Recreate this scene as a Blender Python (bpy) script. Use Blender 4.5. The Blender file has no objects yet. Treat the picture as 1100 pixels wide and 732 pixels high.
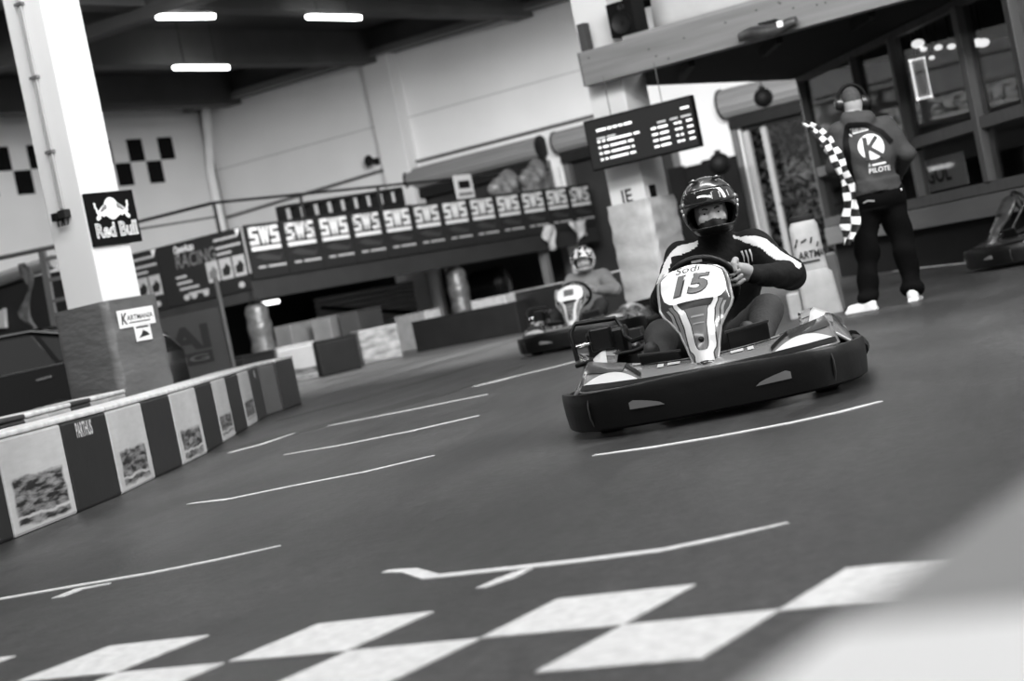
import bpy, bmesh, math, random
import numpy as np
from mathutils import Matrix, Vector
random.seed(7)
R = math.radians
SC = bpy.context.scene
COL = SC.collection

# ------------------------------------------------------------------ camera
F_PX, ROLL, YH, CAM_H = 2050.0, R(11.6), 49.0, 0.72
PITCH = math.atan(YH / F_PX)
_cp, _sp, _c, _s = math.cos(PITCH), math.sin(PITCH), math.cos(ROLL), math.sin(ROLL)
FW = Vector((0, _cp, -_sp)); UP = Vector((0, _sp, _cp)); RT = Vector((1, 0, 0))
EX = RT * _c - UP * _s
EY = RT * _s + UP * _c
cam_d = bpy.data.cameras.new('camera')
cam_d.sensor_fit = 'HORIZONTAL'; cam_d.sensor_width = 36.0
cam_d.lens = F_PX / 1100.0 * 36.0
cam_d.clip_start = 0.05; cam_d.clip_end = 400
cam_d.dof.use_dof = True; cam_d.dof.focus_distance = 8.8; cam_d.dof.aperture_fstop = 3.0
cam = bpy.data.objects.new('camera', cam_d); COL.objects.link(cam)
m = Matrix.Identity(4)
for r_ in range(3):
    m[r_][0] = EX[r_]; m[r_][1] = EY[r_]; m[r_][2] = -FW[r_]
m[2][3] = CAM_H
cam.matrix_world = m
SC.camera = cam

# ------------------------------------------------------------------ light and exposure
w = bpy.data.worlds.new('world'); SC.world = w; w.use_nodes = True
bg = w.node_tree.nodes['Background']
bg.inputs[0].default_value = (1, 1, 1, 1); bg.inputs[1].default_value = 0.5
vs = SC.view_settings
vs.view_transform = 'Standard'; vs.look = 'None'; vs.gamma = 1.0; vs.use_curve_mapping = False
vs.exposure = 0.0
def area_light(name, loc, aim, sx, sy, power):
    """aim: direction the light faces; its long side lies along the hall's cross direction"""
    l = bpy.data.lights.new(name, 'AREA'); l.shape = 'RECTANGLE'; l.size = sx; l.size_y = sy; l.energy = power
    o = bpy.data.objects.new(name, l); COL.objects.link(o)
    z = -Vector(aim).normalized(); x = Vector((math.cos(R(33)), -math.sin(R(33)), 0)); x = (x - z * x.dot(z)).normalized(); y = z.cross(x)
    m_ = Matrix((x, y, z)).transposed().to_4x4(); m_.translation = Vector(loc); o.matrix_world = m_
    return o
# added area lights under the roof, tilted to brighten walls and columns
area_light('fill_light', (0.0, 25.5, 8.1), (.28, .80, -.40), 13.0, 2.2, 10500)
area_light('fill_light', (0.0, 11.0, 8.1), (.20, .80, -.45), 12.0, 2.0, 2300)
area_light('fill_light', (-1.5, 3.0, 8.1), (.45, .72, -.5), 12.0, 2.0, 1350)
area_light('fill_light', (6.0, 9.0, 8.1), (-.62, .42, -.6), 12.0, 2.0, 1500)

# ------------------------------------------------------------------ pixel rays (the photograph taken as 1100 x 732)
CAMP = Vector((0, 0, CAM_H))
def ray(px, py): return EX * ((px - 550) / F_PX) + EY * ((366 - py) / F_PX) + FW
def G(px, py, z=0.0):
    r = ray(px, py); return CAMP + r * ((z - CAM_H) / r.z)
def D(px, py, y):
    r = ray(px, py); return CAMP + r * (y / r.y)
class Fr:
    """vertical plane frame: local x runs to the viewer's right along azimuth az, local -y faces the viewer, z is up"""
    def __init__(s, p, az):
        a = R(az); s.az = az
        s.x = Vector((math.sin(a), math.cos(a), 0)); s.z = Vector((0, 0, 1)); s.y = s.z.cross(s.x)
        s.p = Vector((p[0], p[1], 0))
        s.m = Matrix(((s.x.x, s.y.x, 0, s.p.x), (s.x.y, s.y.y, 0, s.p.y), (0, 0, 1, 0), (0, 0, 0, 1)))
    def uv(s, px, py, off=0.0):
        r = ray(px, py); n = s.y
        P = CAMP + r * ((s.p + n * off - CAMP).dot(n) / r.dot(n))
        d = P - s.p
        return d.dot(s.x), P.z
    def w(s, u, v=0.0, z=0.0): return s.p + s.x * u + s.y * v + s.z * z

# ------------------------------------------------------------------ materials
def g(v): # sRGB 0..255 -> linear
    v /= 255.0
    return v / 12.92 if v <= .04045 else ((v + .055) / 1.055) ** 2.4
MATS = {}
def mat(name, v, rough=.6, var=.0, scale=6.0, bump=0.0, bscale=40.0, metal=0.0, spec=.5, coat=0.0, detail=4.0, emit=0.0, coords='Object', stretch=(1, 1, 1), trans=0.0):
    if name in MATS: return MATS[name]
    mt = bpy.data.materials.new(name); mt.use_nodes = True
    nt = mt.node_tree; b = nt.nodes['Principled BSDF']
    val = g(v)
    b.inputs['Base Color'].default_value = (val, val, val, 1)
    b.inputs['Roughness'].default_value = rough; b.inputs['Metallic'].default_value = metal
    b.inputs['Specular IOR Level'].default_value = spec; b.inputs['Coat Weight'].default_value = coat
    b.inputs['Coat Roughness'].default_value = .06
    if trans: b.inputs['Transmission Weight'].default_value = trans
    if emit:
        b.inputs['Emission Color'].default_value = (1, 1, 1, 1); b.inputs['Emission Strength'].default_value = emit
    if var or bump:
        tc = nt.nodes.new('ShaderNodeTexCoord'); mp = nt.nodes.new('ShaderNodeMapping')
        mp.inputs['Scale'].default_value = stretch
        nt.links.new(tc.outputs[coords], mp.inputs[0])
    if var:
        n = nt.nodes.new('ShaderNodeTexNoise'); n.inputs['Scale'].default_value = scale; n.inputs['Detail'].default_value = detail
        cr = nt.nodes.new('ShaderNodeMapRange')
        cr.inputs[1].default_value = .3; cr.inputs[2].default_value = .7
        cr.inputs[3].default_value = val * (1 - var); cr.inputs[4].default_value = min(.95, val * (1 + var))
        nt.links.new(mp.outputs[0], n.inputs['Vector']); nt.links.new(n.outputs['Fac'], cr.inputs[0])
        nt.links.new(cr.outputs[0], b.inputs['Base Color'])
    if bump:
        n2 = nt.nodes.new('ShaderNodeTexNoise'); n2.inputs['Scale'].default_value = bscale; n2.inputs['Detail'].default_value = 3
        bp = nt.nodes.new('ShaderNodeBump'); bp.inputs['Strength'].default_value = bump; bp.inputs['Distance'].default_value = .02
        nt.links.new(mp.outputs[0], n2.inputs['Vector']); nt.links.new(n2.outputs['Fac'], bp.inputs['Height'])
        nt.links.new(bp.outputs[0], b.inputs['Normal'])
    MATS[name] = mt
    return mt
def lamp_mat(name, strength):
    return mat(name, 250, rough=.4, emit=strength)

# ------------------------------------------------------------------ mesh building
class MB:
    def __init__(s): s.v = []; s.f = []; s.mi = []; s.cur = 0
    def add(s, vs_, fs):
        o = len(s.v); s.v += [tuple(p) for p in vs_]
        for f in fs: s.f.append(tuple(i + o for i in f)); s.mi.append(s.cur)
        return s
    def box(s, c, size, rot=None):
        hx, hy, hz = size[0] / 2, size[1] / 2, size[2] / 2
        vs_ = [Vector((x * hx, y * hy, z * hz)) for z in (-1, 1) for y in (-1, 1) for x in (-1, 1)]
        if rot is not None: vs_ = [rot @ p for p in vs_]
        c = Vector(c)
        return s.add([p + c for p in vs_], [(0, 2, 3, 1), (4, 5, 7, 6), (0, 1, 5, 4), (2, 6, 7, 3), (0, 4, 6, 2), (1, 3, 7, 5)])
    def span(s, x0, x1, y0, y1, z0, z1):
        return s.box(((x0 + x1) / 2, (y0 + y1) / 2, (z0 + z1) / 2), (abs(x1 - x0), abs(y1 - y0), abs(z1 - z0)))
    def bar(s, a, b, wd, ht, up=(0, 0, 1)):
        a, b = Vector(a), Vector(b); d = b - a; L = d.length
        x = d.normalized(); u = Vector(up)
        if abs(x.dot(u)) > .98: u = Vector((1, 0, 0))
        y = u.cross(x).normalized(); z = x.cross(y)
        rot = Matrix((x, y, z)).transposed()
        return s.box((a + b) / 2, (L, wd, ht), rot)
    def loft(s, rings, closed=True, caps=True):
        n = len(rings[0]); o = len(s.v)
        vs_ = [p for r in rings for p in r]; fs = []
        for i in range(len(rings) - 1):
            for j in range(n if closed else n - 1):
                k = (j + 1) % n
                fs.append((i * n + j, i * n + k, (i + 1) * n + k, (i + 1) * n + j))
        if caps and closed:
            fs.append(tuple(reversed(range(n)))); fs.append(tuple((len(rings) - 1) * n + j for j in range(n)))
        return s.add(vs_, fs)
    def tube(s, pts, r, n=8, caps=True):
        pts = [Vector(p) for p in pts]; rs = r if isinstance(r, (list, tuple)) else [r] * len(pts)
        rings = []; prev = None
        for i, p in enumerate(pts):
            t = (pts[min(i + 1, len(pts) - 1)] - pts[max(i - 1, 0)]).normalized()
            if prev is None:
                u = Vector((0, 0, 1)) if abs(t.z) < .9 else Vector((1, 0, 0))
            else: u = prev
            a = (u - t * u.dot(t)).normalized(); b = t.cross(a); prev = a
            rings.append([p + (a * math.cos(2 * math.pi * k / n) + b * math.sin(2 * math.pi * k / n)) * rs[i] for k in range(n)])
        return s.loft(rings, True, caps)
    def lathe(s, prof, n=16, m=None):
        rings = []
        for (r, z) in prof:
            ring = [Vector((r * math.cos(2 * math.pi * k / n), r * math.sin(2 * math.pi * k / n), z)) for k in range(n)]
            rings.append([m @ p for p in ring] if m is not None else ring)
        return s.loft(rings, True, True)
    def prism(s, poly, y0, y1):
        """polygon in local x,z extruded from y0 to y1"""
        n = len(poly)
        vs_ = [(x, y0, z) for x, z in poly] + [(x, y1, z) for x, z in poly]
        fs = [tuple(range(n)), tuple(reversed(range(n, 2 * n)))] + [(i, i + n, (i + 1) % n + n, (i + 1) % n) for i in range(n)]
        return s.add(vs_, fs)
    def slab(s, poly, z0, z1):
        n = len(poly)
        vs_ = [(x, y, z0) for x, y in poly] + [(x, y, z1) for x, y in poly]
        fs = [tuple(reversed(range(n))), tuple(range(n, 2 * n))] + [(i, (i + 1) % n, (i + 1) % n + n, i + n) for i in range(n)]
        return s.add(vs_, fs)
    def grid(s, P):
        """P[i][j] points -> open surface"""
        return s.loft(P, False, False)
    def sphere(s, c, r, n=12, m=8):
        c = Vector(c); r = Vector(r) if not isinstance(r, (int, float)) else Vector((r, r, r))
        rings = []
        for i in range(m + 1):
            a = -math.pi / 2 + math.pi * i / m; q = max(.02, math.cos(a))
            rings.append([c + Vector((r.x * q * math.cos(2 * math.pi * k / n), r.y * q * math.sin(2 * math.pi * k / n), r.z * math.sin(a))) for k in range(n)])
        return s.loft(rings)
    def build(s, name, mats, parent=None, smooth=None, bevel=0.0, mw=None, solid=0.0, fixn=True):
        me = bpy.data.meshes.new(name); me.from_pydata(s.v, [], s.f)
        for mt in (mats if isinstance(mats, (list, tuple)) else [mats]): me.materials.append(mt)
        if any(s.mi): me.polygons.foreach_set('material_index', s.mi)
        if fixn:
            bm = bmesh.new(); bm.from_mesh(me); bmesh.ops.recalc_face_normals(bm, faces=bm.faces); bm.to_mesh(me); bm.free()
        if smooth is not None:
            me.polygons.foreach_set('use_smooth', [True] * len(me.polygons))
            me.set_sharp_from_angle(angle=R(smooth))
        me.update()
        o = bpy.data.objects.new(name, me); COL.objects.link(o)
        if parent is not None: o.parent = parent
        if mw is not None: o.matrix_world = mw
        if solid:
            md = o.modifiers.new('solid', 'SOLIDIFY'); md.thickness = solid; md.offset = -1
        if bevel:
            md = o.modifiers.new('bevel', 'BEVEL'); md.width = bevel; md.segments = 2; md.limit_method = 'ANGLE'; md.angle_limit = R(40)
        return o

def tag(o, label=None, cat=None, group=None, kind=None):
    if label: o['label'] = label
    if cat: o['category'] = cat
    if group: o['group'] = group
    if kind: o['kind'] = kind
    return o
def empty(name, mw=None, loc=None, rz=0.0):
    o = bpy.data.objects.new(name, None); COL.objects.link(o); o.empty_display_size = .1
    if mw is not None: o.matrix_world = mw
    elif loc is not None: o.location = loc; o.rotation_euler = (0, 0, rz)
    return o
def copy_tree(o, parent=None):
    c = o.copy(); COL.objects.link(c)
    if parent is not None: c.parent = parent
    for ch in list(o.children): copy_tree(ch, c)
    return c

_TXT = {}
def text_mesh(s, bold=0.0):
    k = (s, bold)
    if k in _TXT: return _TXT[k]
    cu = bpy.data.curves.new('lettering', 'FONT'); cu.body = s; cu.align_x = 'LEFT'; cu.resolution_u = 3; cu.offset = bold
    ob = bpy.data.objects.new('lettering', cu)
    me = bpy.data.meshes.new_from_object(ob)
    n = len(me.vertices); co = np.zeros(n * 3); me.vertices.foreach_get('co', co); co = co.reshape(-1, 3)[:, :2]
    lo, hi = co.min(0), co.max(0); co = (co - lo) / np.maximum(hi - lo, 1e-6)
    faces = [tuple(p.vertices) for p in me.polygons]
    bpy.data.objects.remove(ob); bpy.data.curves.remove(cu); bpy.data.meshes.remove(me)
    _TXT[k] = (co, faces)
    return _TXT[k]
def text_into(mb, s, x0, x1, z0, z1, y=0.0, shear=0.0, bold=0.0, fn=None):
    """lettering filling the box x0..x1, z0..z1 in the local xz plane facing -y; fn maps (x, z) to a 3d point on a curved face"""
    co, faces = text_mesh(s, bold)
    pts = []
    for (u, v) in co:
        x = x0 + (x1 - x0) * u + shear * v * (z1 - z0); z = z0 + (z1 - z0) * v
        pts.append(fn(x, z) if fn else (x, y, z))
    mb.add(pts, faces)
    return mb
def lettering(s, x0, x1, z0, z1, y, mt, parent, shear=0.0, bold=0.0, name='lettering', fn=None):
    return text_into(MB(), s, x0, x1, z0, z1, y, shear, bold, fn).build(name, mt, parent, fixn=False)

# ------------------------------------------------------------------ smooth bodies from blended shapes (surface nets)
def cone(P, a, b, ra, rb):
    a = np.array(a, float); b = np.array(b, float); d = b - a; L = (d @ d) + 1e-9
    t = np.clip(((P - a) @ d) / L, 0, 1)
    return np.linalg.norm(P - a - t[:, None] * d, axis=1) - (ra + (rb - ra) * t)
def ell(P, c, r, rot=None):
    Q = P - np.array(c, float)
    if rot is not None: Q = Q @ np.array(rot)
    r = np.array(r, float); k0 = np.linalg.norm(Q / r, axis=1); k1 = np.linalg.norm(Q / (r * r), axis=1)
    return k0 * (k0 - 1) / np.maximum(k1, 1e-6)
def rbox(P, c, hs, rr, rot=None):
    Q = P - np.array(c, float)
    if rot is not None: Q = Q @ np.array(rot)
    q = np.abs(Q) - (np.array(hs, float) - rr)
    return np.linalg.norm(np.maximum(q, 0), axis=1) + np.minimum(q.max(1), 0) - rr
def smin(a, b, k):
    h_ = np.clip(.5 + .5 * (b - a) / k, 0, 1)
    return b + (a - b) * h_ - k * h_ * (1 - h_)
def surface_nets(fn, lo, hi, res):
    """fn(P) -> (distance, material id); returns verts, quads, material per quad"""
    lo = np.array(lo, float); hi = np.array(hi, float)
    n = np.ceil((hi - lo) / res).astype(int) + 1
    ax = [lo[i] + res * np.arange(n[i]) for i in range(3)]
    X, Y, Z = np.meshgrid(*ax, indexing='ij')
    P = np.stack([X.ravel(), Y.ravel(), Z.ravel()], 1)
    d = fn(P)[0].reshape(n)
    ins = d < 0
    cn = n - 1
    c8 = [(i, j, k) for i in (0, 1) for j in (0, 1) for k in (0, 1)]
    def sh(a, o): return a[o[0]:o[0] + cn[0], o[1]:o[1] + cn[1], o[2]:o[2] + cn[2]]
    tot = sum(sh(ins, o).astype(int) for o in c8)
    act = (tot > 0) & (tot < 8)
    acc = np.zeros(tuple(cn) + (3,)); cnt = np.zeros(tuple(cn))
    edges = [(a, b) for a in c8 for b in c8 if sum(b) - sum(a) == 1 and all(b[i] >= a[i] for i in range(3))]
    for a, b in edges:
        da, db = sh(d, a), sh(d, b); cr = (da < 0) != (db < 0)
        t = np.where(cr, da / np.where(cr, da - db, 1), 0)
        for i in range(3): acc[..., i] += np.where(cr, a[i] + t * (b[i] - a[i]), 0)
        cnt += cr
    idx = -np.ones(tuple(cn), int); idx[act] = np.arange(act.sum())
    pos = acc[act] / cnt[act][:, None]
    base = np.argwhere(act)
    V = lo + (base + pos) * res
    quads = []
    for axn in range(3):
        u, v = (axn + 1) % 3, (axn + 2) % 3
        sl0 = [slice(None)] * 3; sl1 = [slice(None)] * 3
        sl0[axn] = slice(0, -1); sl1[axn] = slice(1, None)
        cr = ins[tuple(sl0)] != ins[tuple(sl1)]
        E_ = np.argwhere(cr)
        E_ = E_[(E_[:, u] > 0) & (E_[:, v] > 0) & (E_[:, u] < cn[u]) & (E_[:, v] < cn[v]) & (E_[:, axn] < cn[axn])]
        q = []
        for du, dv in ((1, 1), (0, 1), (0, 0), (1, 0)):
            c_ = E_.copy(); c_[:, u] -= du; c_[:, v] -= dv
            q.append(idx[c_[:, 0], c_[:, 1], c_[:, 2]])
        q = np.stack(q, 1)
        fl = ~ins[E_[:, 0], E_[:, 1], E_[:, 2]]
        q[fl] = q[fl][:, ::-1]
        quads.append(q)
    Q = np.concatenate(quads); Q = Q[(Q >= 0).all(1)]
    ctr = V[Q].mean(1)
    return V, Q, fn(ctr)[1]
def body(name, fn, lo, hi, res, mats, parent=None, iters=1):
    V, Q, mid = surface_nets(fn, lo, hi, res)
    me = bpy.data.meshes.new(name); me.from_pydata(V.tolist(), [], Q.tolist())
    for mt in mats: me.materials.append(mt)
    me.polygons.foreach_set('material_index', mid.astype(int).tolist())
    me.polygons.foreach_set('use_smooth', [True] * len(me.polygons))
    if iters:
        bm = bmesh.new(); bm.from_mesh(me)
        for _ in range(iters): bmesh.ops.smooth_vert(bm, verts=bm.verts, factor=.5, use_axis_x=True, use_axis_y=True, use_axis_z=True)
        bm.to_mesh(me); bm.free()
    me.update()
    o = bpy.data.objects.new(name, me); COL.objects.link(o)
    if parent is not None: o.parent = parent
    return o
# ================================================================== the hall
AZA, AZB = 33.0, 123.0
A3 = Vector((math.sin(R(33)), math.cos(R(33)), 0)); B3 = Vector((-math.cos(R(33)), math.sin(R(33)), 0))
c0 = D(258, 243, 37.0)                                   # near corner of the raised deck
FM = Fr(c0, AZA)                                         # deck face along A (receding right)
FMR = Fr(c0, AZB)                                        # deck face along B (u < 0, receding left)
u_end = FM.uv(640, 195)[0]
c1 = FM.w(u_end)
FB = Fr(c1, AZB)                                         # long wall
cor = FB.w(FB.uv(215, 118)[0])
FC = Fr(cor, AZA)                                        # checkered wall (u < 0, nearer)
FRONT = -A3

def floor_material():
    mt = bpy.data.materials.new('asphalt'); mt.use_nodes = True
    nt = mt.node_tree; b = nt.nodes['Principled BSDF']; L = nt.links.new
    tc = nt.nodes.new('ShaderNodeTexCoord')
    def noise(scale, detail, stretch=(1, 1, 1), rot=0):
        mp = nt.nodes.new('ShaderNodeMapping'); mp.vector_type = 'TEXTURE'; mp.inputs['Scale'].default_value = tuple(1 / q for q in stretch); mp.inputs['Rotation'].default_value = (0, 0, rot)
        n = nt.nodes.new('ShaderNodeTexNoise'); n.inputs['Scale'].default_value = scale; n.inputs['Detail'].default_value = detail
        L(tc.outputs['Object'], mp.inputs[0]); L(mp.outputs[0], n.inputs['Vector']); return n
    def rng(src, a, b_, c, d):
        r_ = nt.nodes.new('ShaderNodeMapRange')
        for i, v in enumerate((a, b_, c, d)): r_.inputs[i + 1].default_value = v
        L(src, r_.inputs[0]); return r_.outputs[0]
    def mul(x, y):
        q = nt.nodes.new('ShaderNodeMath'); q.operation = 'MULTIPLY'; L(x, q.inputs[0]); L(y, q.inputs[1]); return q.outputs[0]
    n1 = noise(.45, 5)                                   # patches
    n2 = noise(60, 3)                                    # grain
    n3 = noise(1.0, 4, (1.6, .16, 1), R(-14))            # rubbered-in tyre lines along the track
    n4 = noise(22, 5)
    base = rng(n1.outputs['Fac'], .3, .7, g(41), g(62))
    v = mul(base, rng(n2.outputs['Fac'], .25, .75, .6, 1.4))
    v = mul(v, rng(n3.outputs['Fac'], .35, .65, .66, 1.34))
    v = mul(v, rng(n4.outputs['Fac'], .3, .7, .55, 1.45))
    n5 = noise(7, 6)
    v = mul(v, rng(n5.outputs['Fac'], .3, .7, .82, 1.18))
    L(v, b.inputs['Base Color'])
    L(rng(n3.outputs['Fac'], .35, .65, .36, .5), b.inputs['Roughness'])
    b.inputs['Specular IOR Level'].default_value = .5
    bp = nt.nodes.new('ShaderNodeBump'); bp.inputs['Strength'].default_value = .35; bp.inputs['Distance'].default_value = .006
    L(n2.outputs['Fac'], bp.inputs['Height']); L(bp.outputs[0], b.inputs['Normal'])
    return mt
M_FLOOR = floor_material()
M_WALL = mat('white_plaster', 226, .8, .07, .35, .06, 3)
M_WALL2 = mat('white_plaster_column', 216, .75, .03, 1.2)
M_BEAMC = mat('dark_concrete_beam', 76, .85, .15, .8)
M_CEIL = mat('dark_roof_deck', 52, .9, .2, .5)
M_BLACK = mat('black_paint', 12, .6, .15, 4, spec=.12)
M_DARKSTEEL = mat('dark_steel', 24, .55, .2, 3, spec=.25)
M_MIDSTEEL = mat('grey_steel', 96, .5, .15, 3)
M_GALV = mat('galvanised_sheet', 150, .42, .15, 2, metal=.5)
M_WHITE = mat('white_paint', 235, .5, .04, 3)
M_LINE = mat('white_line_paint', 214, .6, .16, 30, detail=6)

fl = MB().add([(-30, -8, 0), (26, -8, 0), (26, 64, 0), (-30, 64, 0)], [(0, 1, 2, 3)]).build('floor', M_FLOOR)
tag(fl, 'dark grey asphalt racing surface with rubbered tyre lines', kind='structure')

# painted checkered start line, each white square a piece of the floor
LA = 31.2
def lattice():
    # origin at corner T3 of the squares; rows along e1, across along e2
    o = G(342.2, 671.8); e = G(907, 613) - G(119.6, 694.7)
    e1 = Vector((e.x, e.y, 0)).normalized(); e2 = Vector((e1.y, -e1.x, 0))
    a = e.length / 6.0
    return o, e1, e2, a
lo_, e1_, e2_, a_ = lattice()
def on_floor(name, poly, mt, z=.004):
    mb = MB(); n = len(poly)
    mb.slab([(p[0], p[1]) for p in poly], .0005, z)
    return mb.build(name, mt, fl)
for ii in range(-5, 8):
    for j in (0, 1):
        if (ii + j) % 2: continue
        p0 = lo_ + e1_ * (a_ * ii) + e2_ * (a_ * j * 1.0)
        q = [p0, p0 + e1_ * a_ * .985, p0 + e1_ * a_ * .985 + e2_ * a_, p0 + e2_ * a_]
        q = [p + Vector((random.uniform(-.006, .006), random.uniform(-.006, .006), 0)) for p in q]
        on_floor('white_square', q, M_LINE)
def stripe(pxs, wid, name='painted_line'):
    """pxs: pixel points along the line, wid metres (tapering at the ends as the paint thins out)"""
    P = [G(*p) for p in pxs]; L_, Rr = [], []
    for i, p in enumerate(P):
        t = (P[min(i + 1, len(P) - 1)] - P[max(i - 1, 0)]); n = Vector((-t.y, t.x, 0)).normalized()
        wd = (wid[i] if isinstance(wid, (list, tuple)) else wid) / 2
        L_.append(p + n * wd); Rr.append(p - n * wd)
    return on_floor(name, L_ + Rr[::-1], M_LINE)
stripe([(414, 615), (440, 614), (463, 621), (520, 615), (620, 604), (710, 592.5), (780, 578), (847, 563)], [.03, .05, .055, .05, .05, .05, .045, .02])
stripe([(516, 633), (545, 622), (568, 612)], [.03, .06, .03])
stripe([(-40, 652), (0, 644.5), (60, 634), (160, 617), (230, 603), (302, 587)], [.05, .05, .05, .05, .05, .02])
stripe([(62, 643), (85, 634), (118, 628)], [.05, .07, .03])
stripe([(638, 490), (700, 481.5), (770, 470), (850, 455), (900, 444), (946, 432)], [.03, .055, .055, .055, .055, .03])
stripe([(203, 542), (245, 537), (310, 523.5), (390, 508), (466, 490)], [.03, .06, .05, .05, .03])
stripe([(306, 489), (360, 480), (440, 464), (514, 447)], [.03, .05, .05, .03])
stripe([(352, 458), (430, 443), (524, 424)], [.03, .05, .03])
stripe([(508, 416), (535, 409.5), (556, 404)], [.04, .10, .04])
stripe([(556, 404), (600, 393.5), (632, 385)], [.03, .05, .03])
stripe([(246, 487), (280, 478), (316, 466)], [.03, .05, .02])
stripe([(905, 297), (960, 291), (1040, 282.5)], .07)
M_RUB = mat('tyre_rubber_mark', 46, .5, .35, 3, stretch=(1, .3, 1))
def rubber(pxs, wid):
    P_ = [G(*p) for p in pxs]; L_, Rr = [], []
    for i, p in enumerate(P_):
        t = (P_[min(i + 1, len(P_) - 1)] - P_[max(i - 1, 0)]); n = Vector((-t.y, t.x, 0)).normalized()
        wd = wid[i] / 2; L_.append(p + n * wd); Rr.append(p - n * wd)
    return on_floor('tyre_mark', L_ + Rr[::-1], M_RUB, .002)
rubber([(235, 486), (300, 470), (380, 449), (450, 430), (520, 407), (560, 393)], [.1, .35, .5, .5, .4, .1])
rubber([(300, 452), (380, 430), (460, 408), (540, 384)], [.1, .3, .3, .1])


# ---------------------------------------------------------------- long wall with roller-door openings
uc = FB.uv(215, 118)[0]
WT = 7.72
def wall_with_openings(fr, u0, u1, zt, ops, name, mt, th=.3):
    mb = MB(); cur = u0
    for (a, b, t) in sorted(ops):
        mb.span(cur, a, 0, th, 0, zt); mb.span(a, b, 0, th, t, zt); cur = b
    mb.span(cur, u1, 0, th, 0, zt)
    o = mb.build(name, mt, mw=fr.m); tag(o, kind='structure'); return o
dA = (FB.uv(447, 192)[0], FB.uv(586, 159)[0]); dB = (FB.uv(603, 150)[0], FB.uv(720, 130)[0]); dC = (FB.uv(782, 108)[0], FB.uv(782, 108)[0] + 6.2)
zsh = FB.uv(583, 172)[1]
wb = wall_with_openings(FB, uc, 24, WT + 1.2, [(dA[0] + .1, dA[1] - .1, 3.95), (dB[0] + .1, dB[1], 3.95), (dC[0] + .15, dC[1], 3.8)], 'wall_back', M_WALL)
tag(wb, 'long white plaster wall behind the banner deck, with roller door openings')
# wall joints, pipe and cables along the wall
tag(MB().span(uc, 9, -.02, .0, 5.93, 5.96).build('trim_1', mat('wall_seam', 186, .8), mw=FB.m), 'thin grey seam across the long white wall', kind='structure')
pip = MB()
pz = 4.73
pip.tube([(uc + .2, -.06, 4.55), (FB.uv(405, 183)[0], -.06, pz), (FB.uv(625, 130)[0] + 1, -.08, pz)], .045, 8)
tag(pip.build('wall_pipe', M_MIDSTEEL, mw=FB.m, smooth=40), 'dark conduit pipe running along the long white wall', 'pipe')
ws = empty('wall_horn', mw=FB.m @ Matrix.Translation((FB.uv(406, 172)[0], -.15, FB.uv(406, 172)[1])))
mb = MB(); mb.lathe([(.04, 0), (.05, .1), (.16, .28), (.15, .27)], 12, Matrix.Rotation(R(90), 4, 'X')); mb.build('bell', M_DARKSTEEL, ws, smooth=40)
MB().span(-.05, .05, 0, .15, -.12, .06).build('bracket', M_DARKSTEEL, ws)
tag(ws, 'small dark horn fixed to the white wall beside the pipe', 'horn')
# wall column
uA, uB = FB.uv(397, 62)[0], FB.uv(425, 58)[0]
pc = MB().span(uA, uB, -.45, .02, 0, WT).build('pillar', M_WALL2, mw=FB.m, bevel=.02)
tag(pc, 'white concrete pillar standing out from the long wall', kind='structure')
# edge beam along the wall under the roof
tag(MB().span(uc - 1, 24, -.55, .05, WT, WT + .75).build('trim_2', M_BEAMC, mw=FB.m), 'dark concrete edge beam along the top of the long wall', kind='structure')
tag(MB().span(uc - 1, 24, -.75, -.45, WT - .02, WT + .16).build('trim_3', mat('beam_lip', 120, .8, .15, 1), mw=FB.m), 'grey lip under the edge beam', kind='structure')

# ---------------------------------------------------------------- checkered wall
cw = MB().span(-34, .3, 0, .3, 0, WT + 1.2).build('wall_left', M_WALL, mw=FC.m)
tag(cw, 'white end wall with two painted rows of black checks', kind='structure')
cs = .0
z_b, z_m, z_t = FC.uv(131, 200.5)[1], FC.uv(128, 177)[1], FC.uv(135, 150)[1]
cells = [(135, 150, 0), (168, 148, 0), (190, 173, 1), (157, 175, 1), (125, 178, 1)]
u1c, u2c = FC.uv(135, 150)[0], FC.uv(168, 148)[0]
pitch = (u2c - u1c) / 2
hh = (z_t - z_b) / 2
for k in range(-9, 3):
    row = k % 2
    u = u1c + pitch * k
    zt_ = z_t if row == 0 else z_t - hh
    if u + pitch > -.2: continue
    MB().span(u, u + pitch * .97, -.012, 0, zt_ - hh * .98, zt_).build('black_check', M_BLACK, cw)
tag(MB().span(-34, 0, -.03, 0, 3.55, 3.68).build('trim_4', mat('grey_ledge', 150, .8), mw=FC.m), 'grey ledge along the checkered wall', kind='structure')
# corner downpipe
dp = MB(); dp.tube([(-.35, -.5, WT), (-.32, -.35, WT - .9), (-.3, -.16, WT - 1.8), (-.3, -.14, 0)], .13, 12)
tag(dp.build('downpipe', M_WHITE, mw=FC.m, smooth=50), 'white downpipe bending into the corner of the hall', 'pipe')
dp = MB(); dp.tube([(uc + .14, -.08, WT), (uc + .14, -.08, 0)], .05, 8)  # grey strip drawn for the shadow line in the hall corner
tag(dp.build('corner_shadow_line', M_MIDSTEEL, mw=FB.m, smooth=50), 'thin grey strip standing in for the shadow line of the hall corner', 'shade strip')

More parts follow.
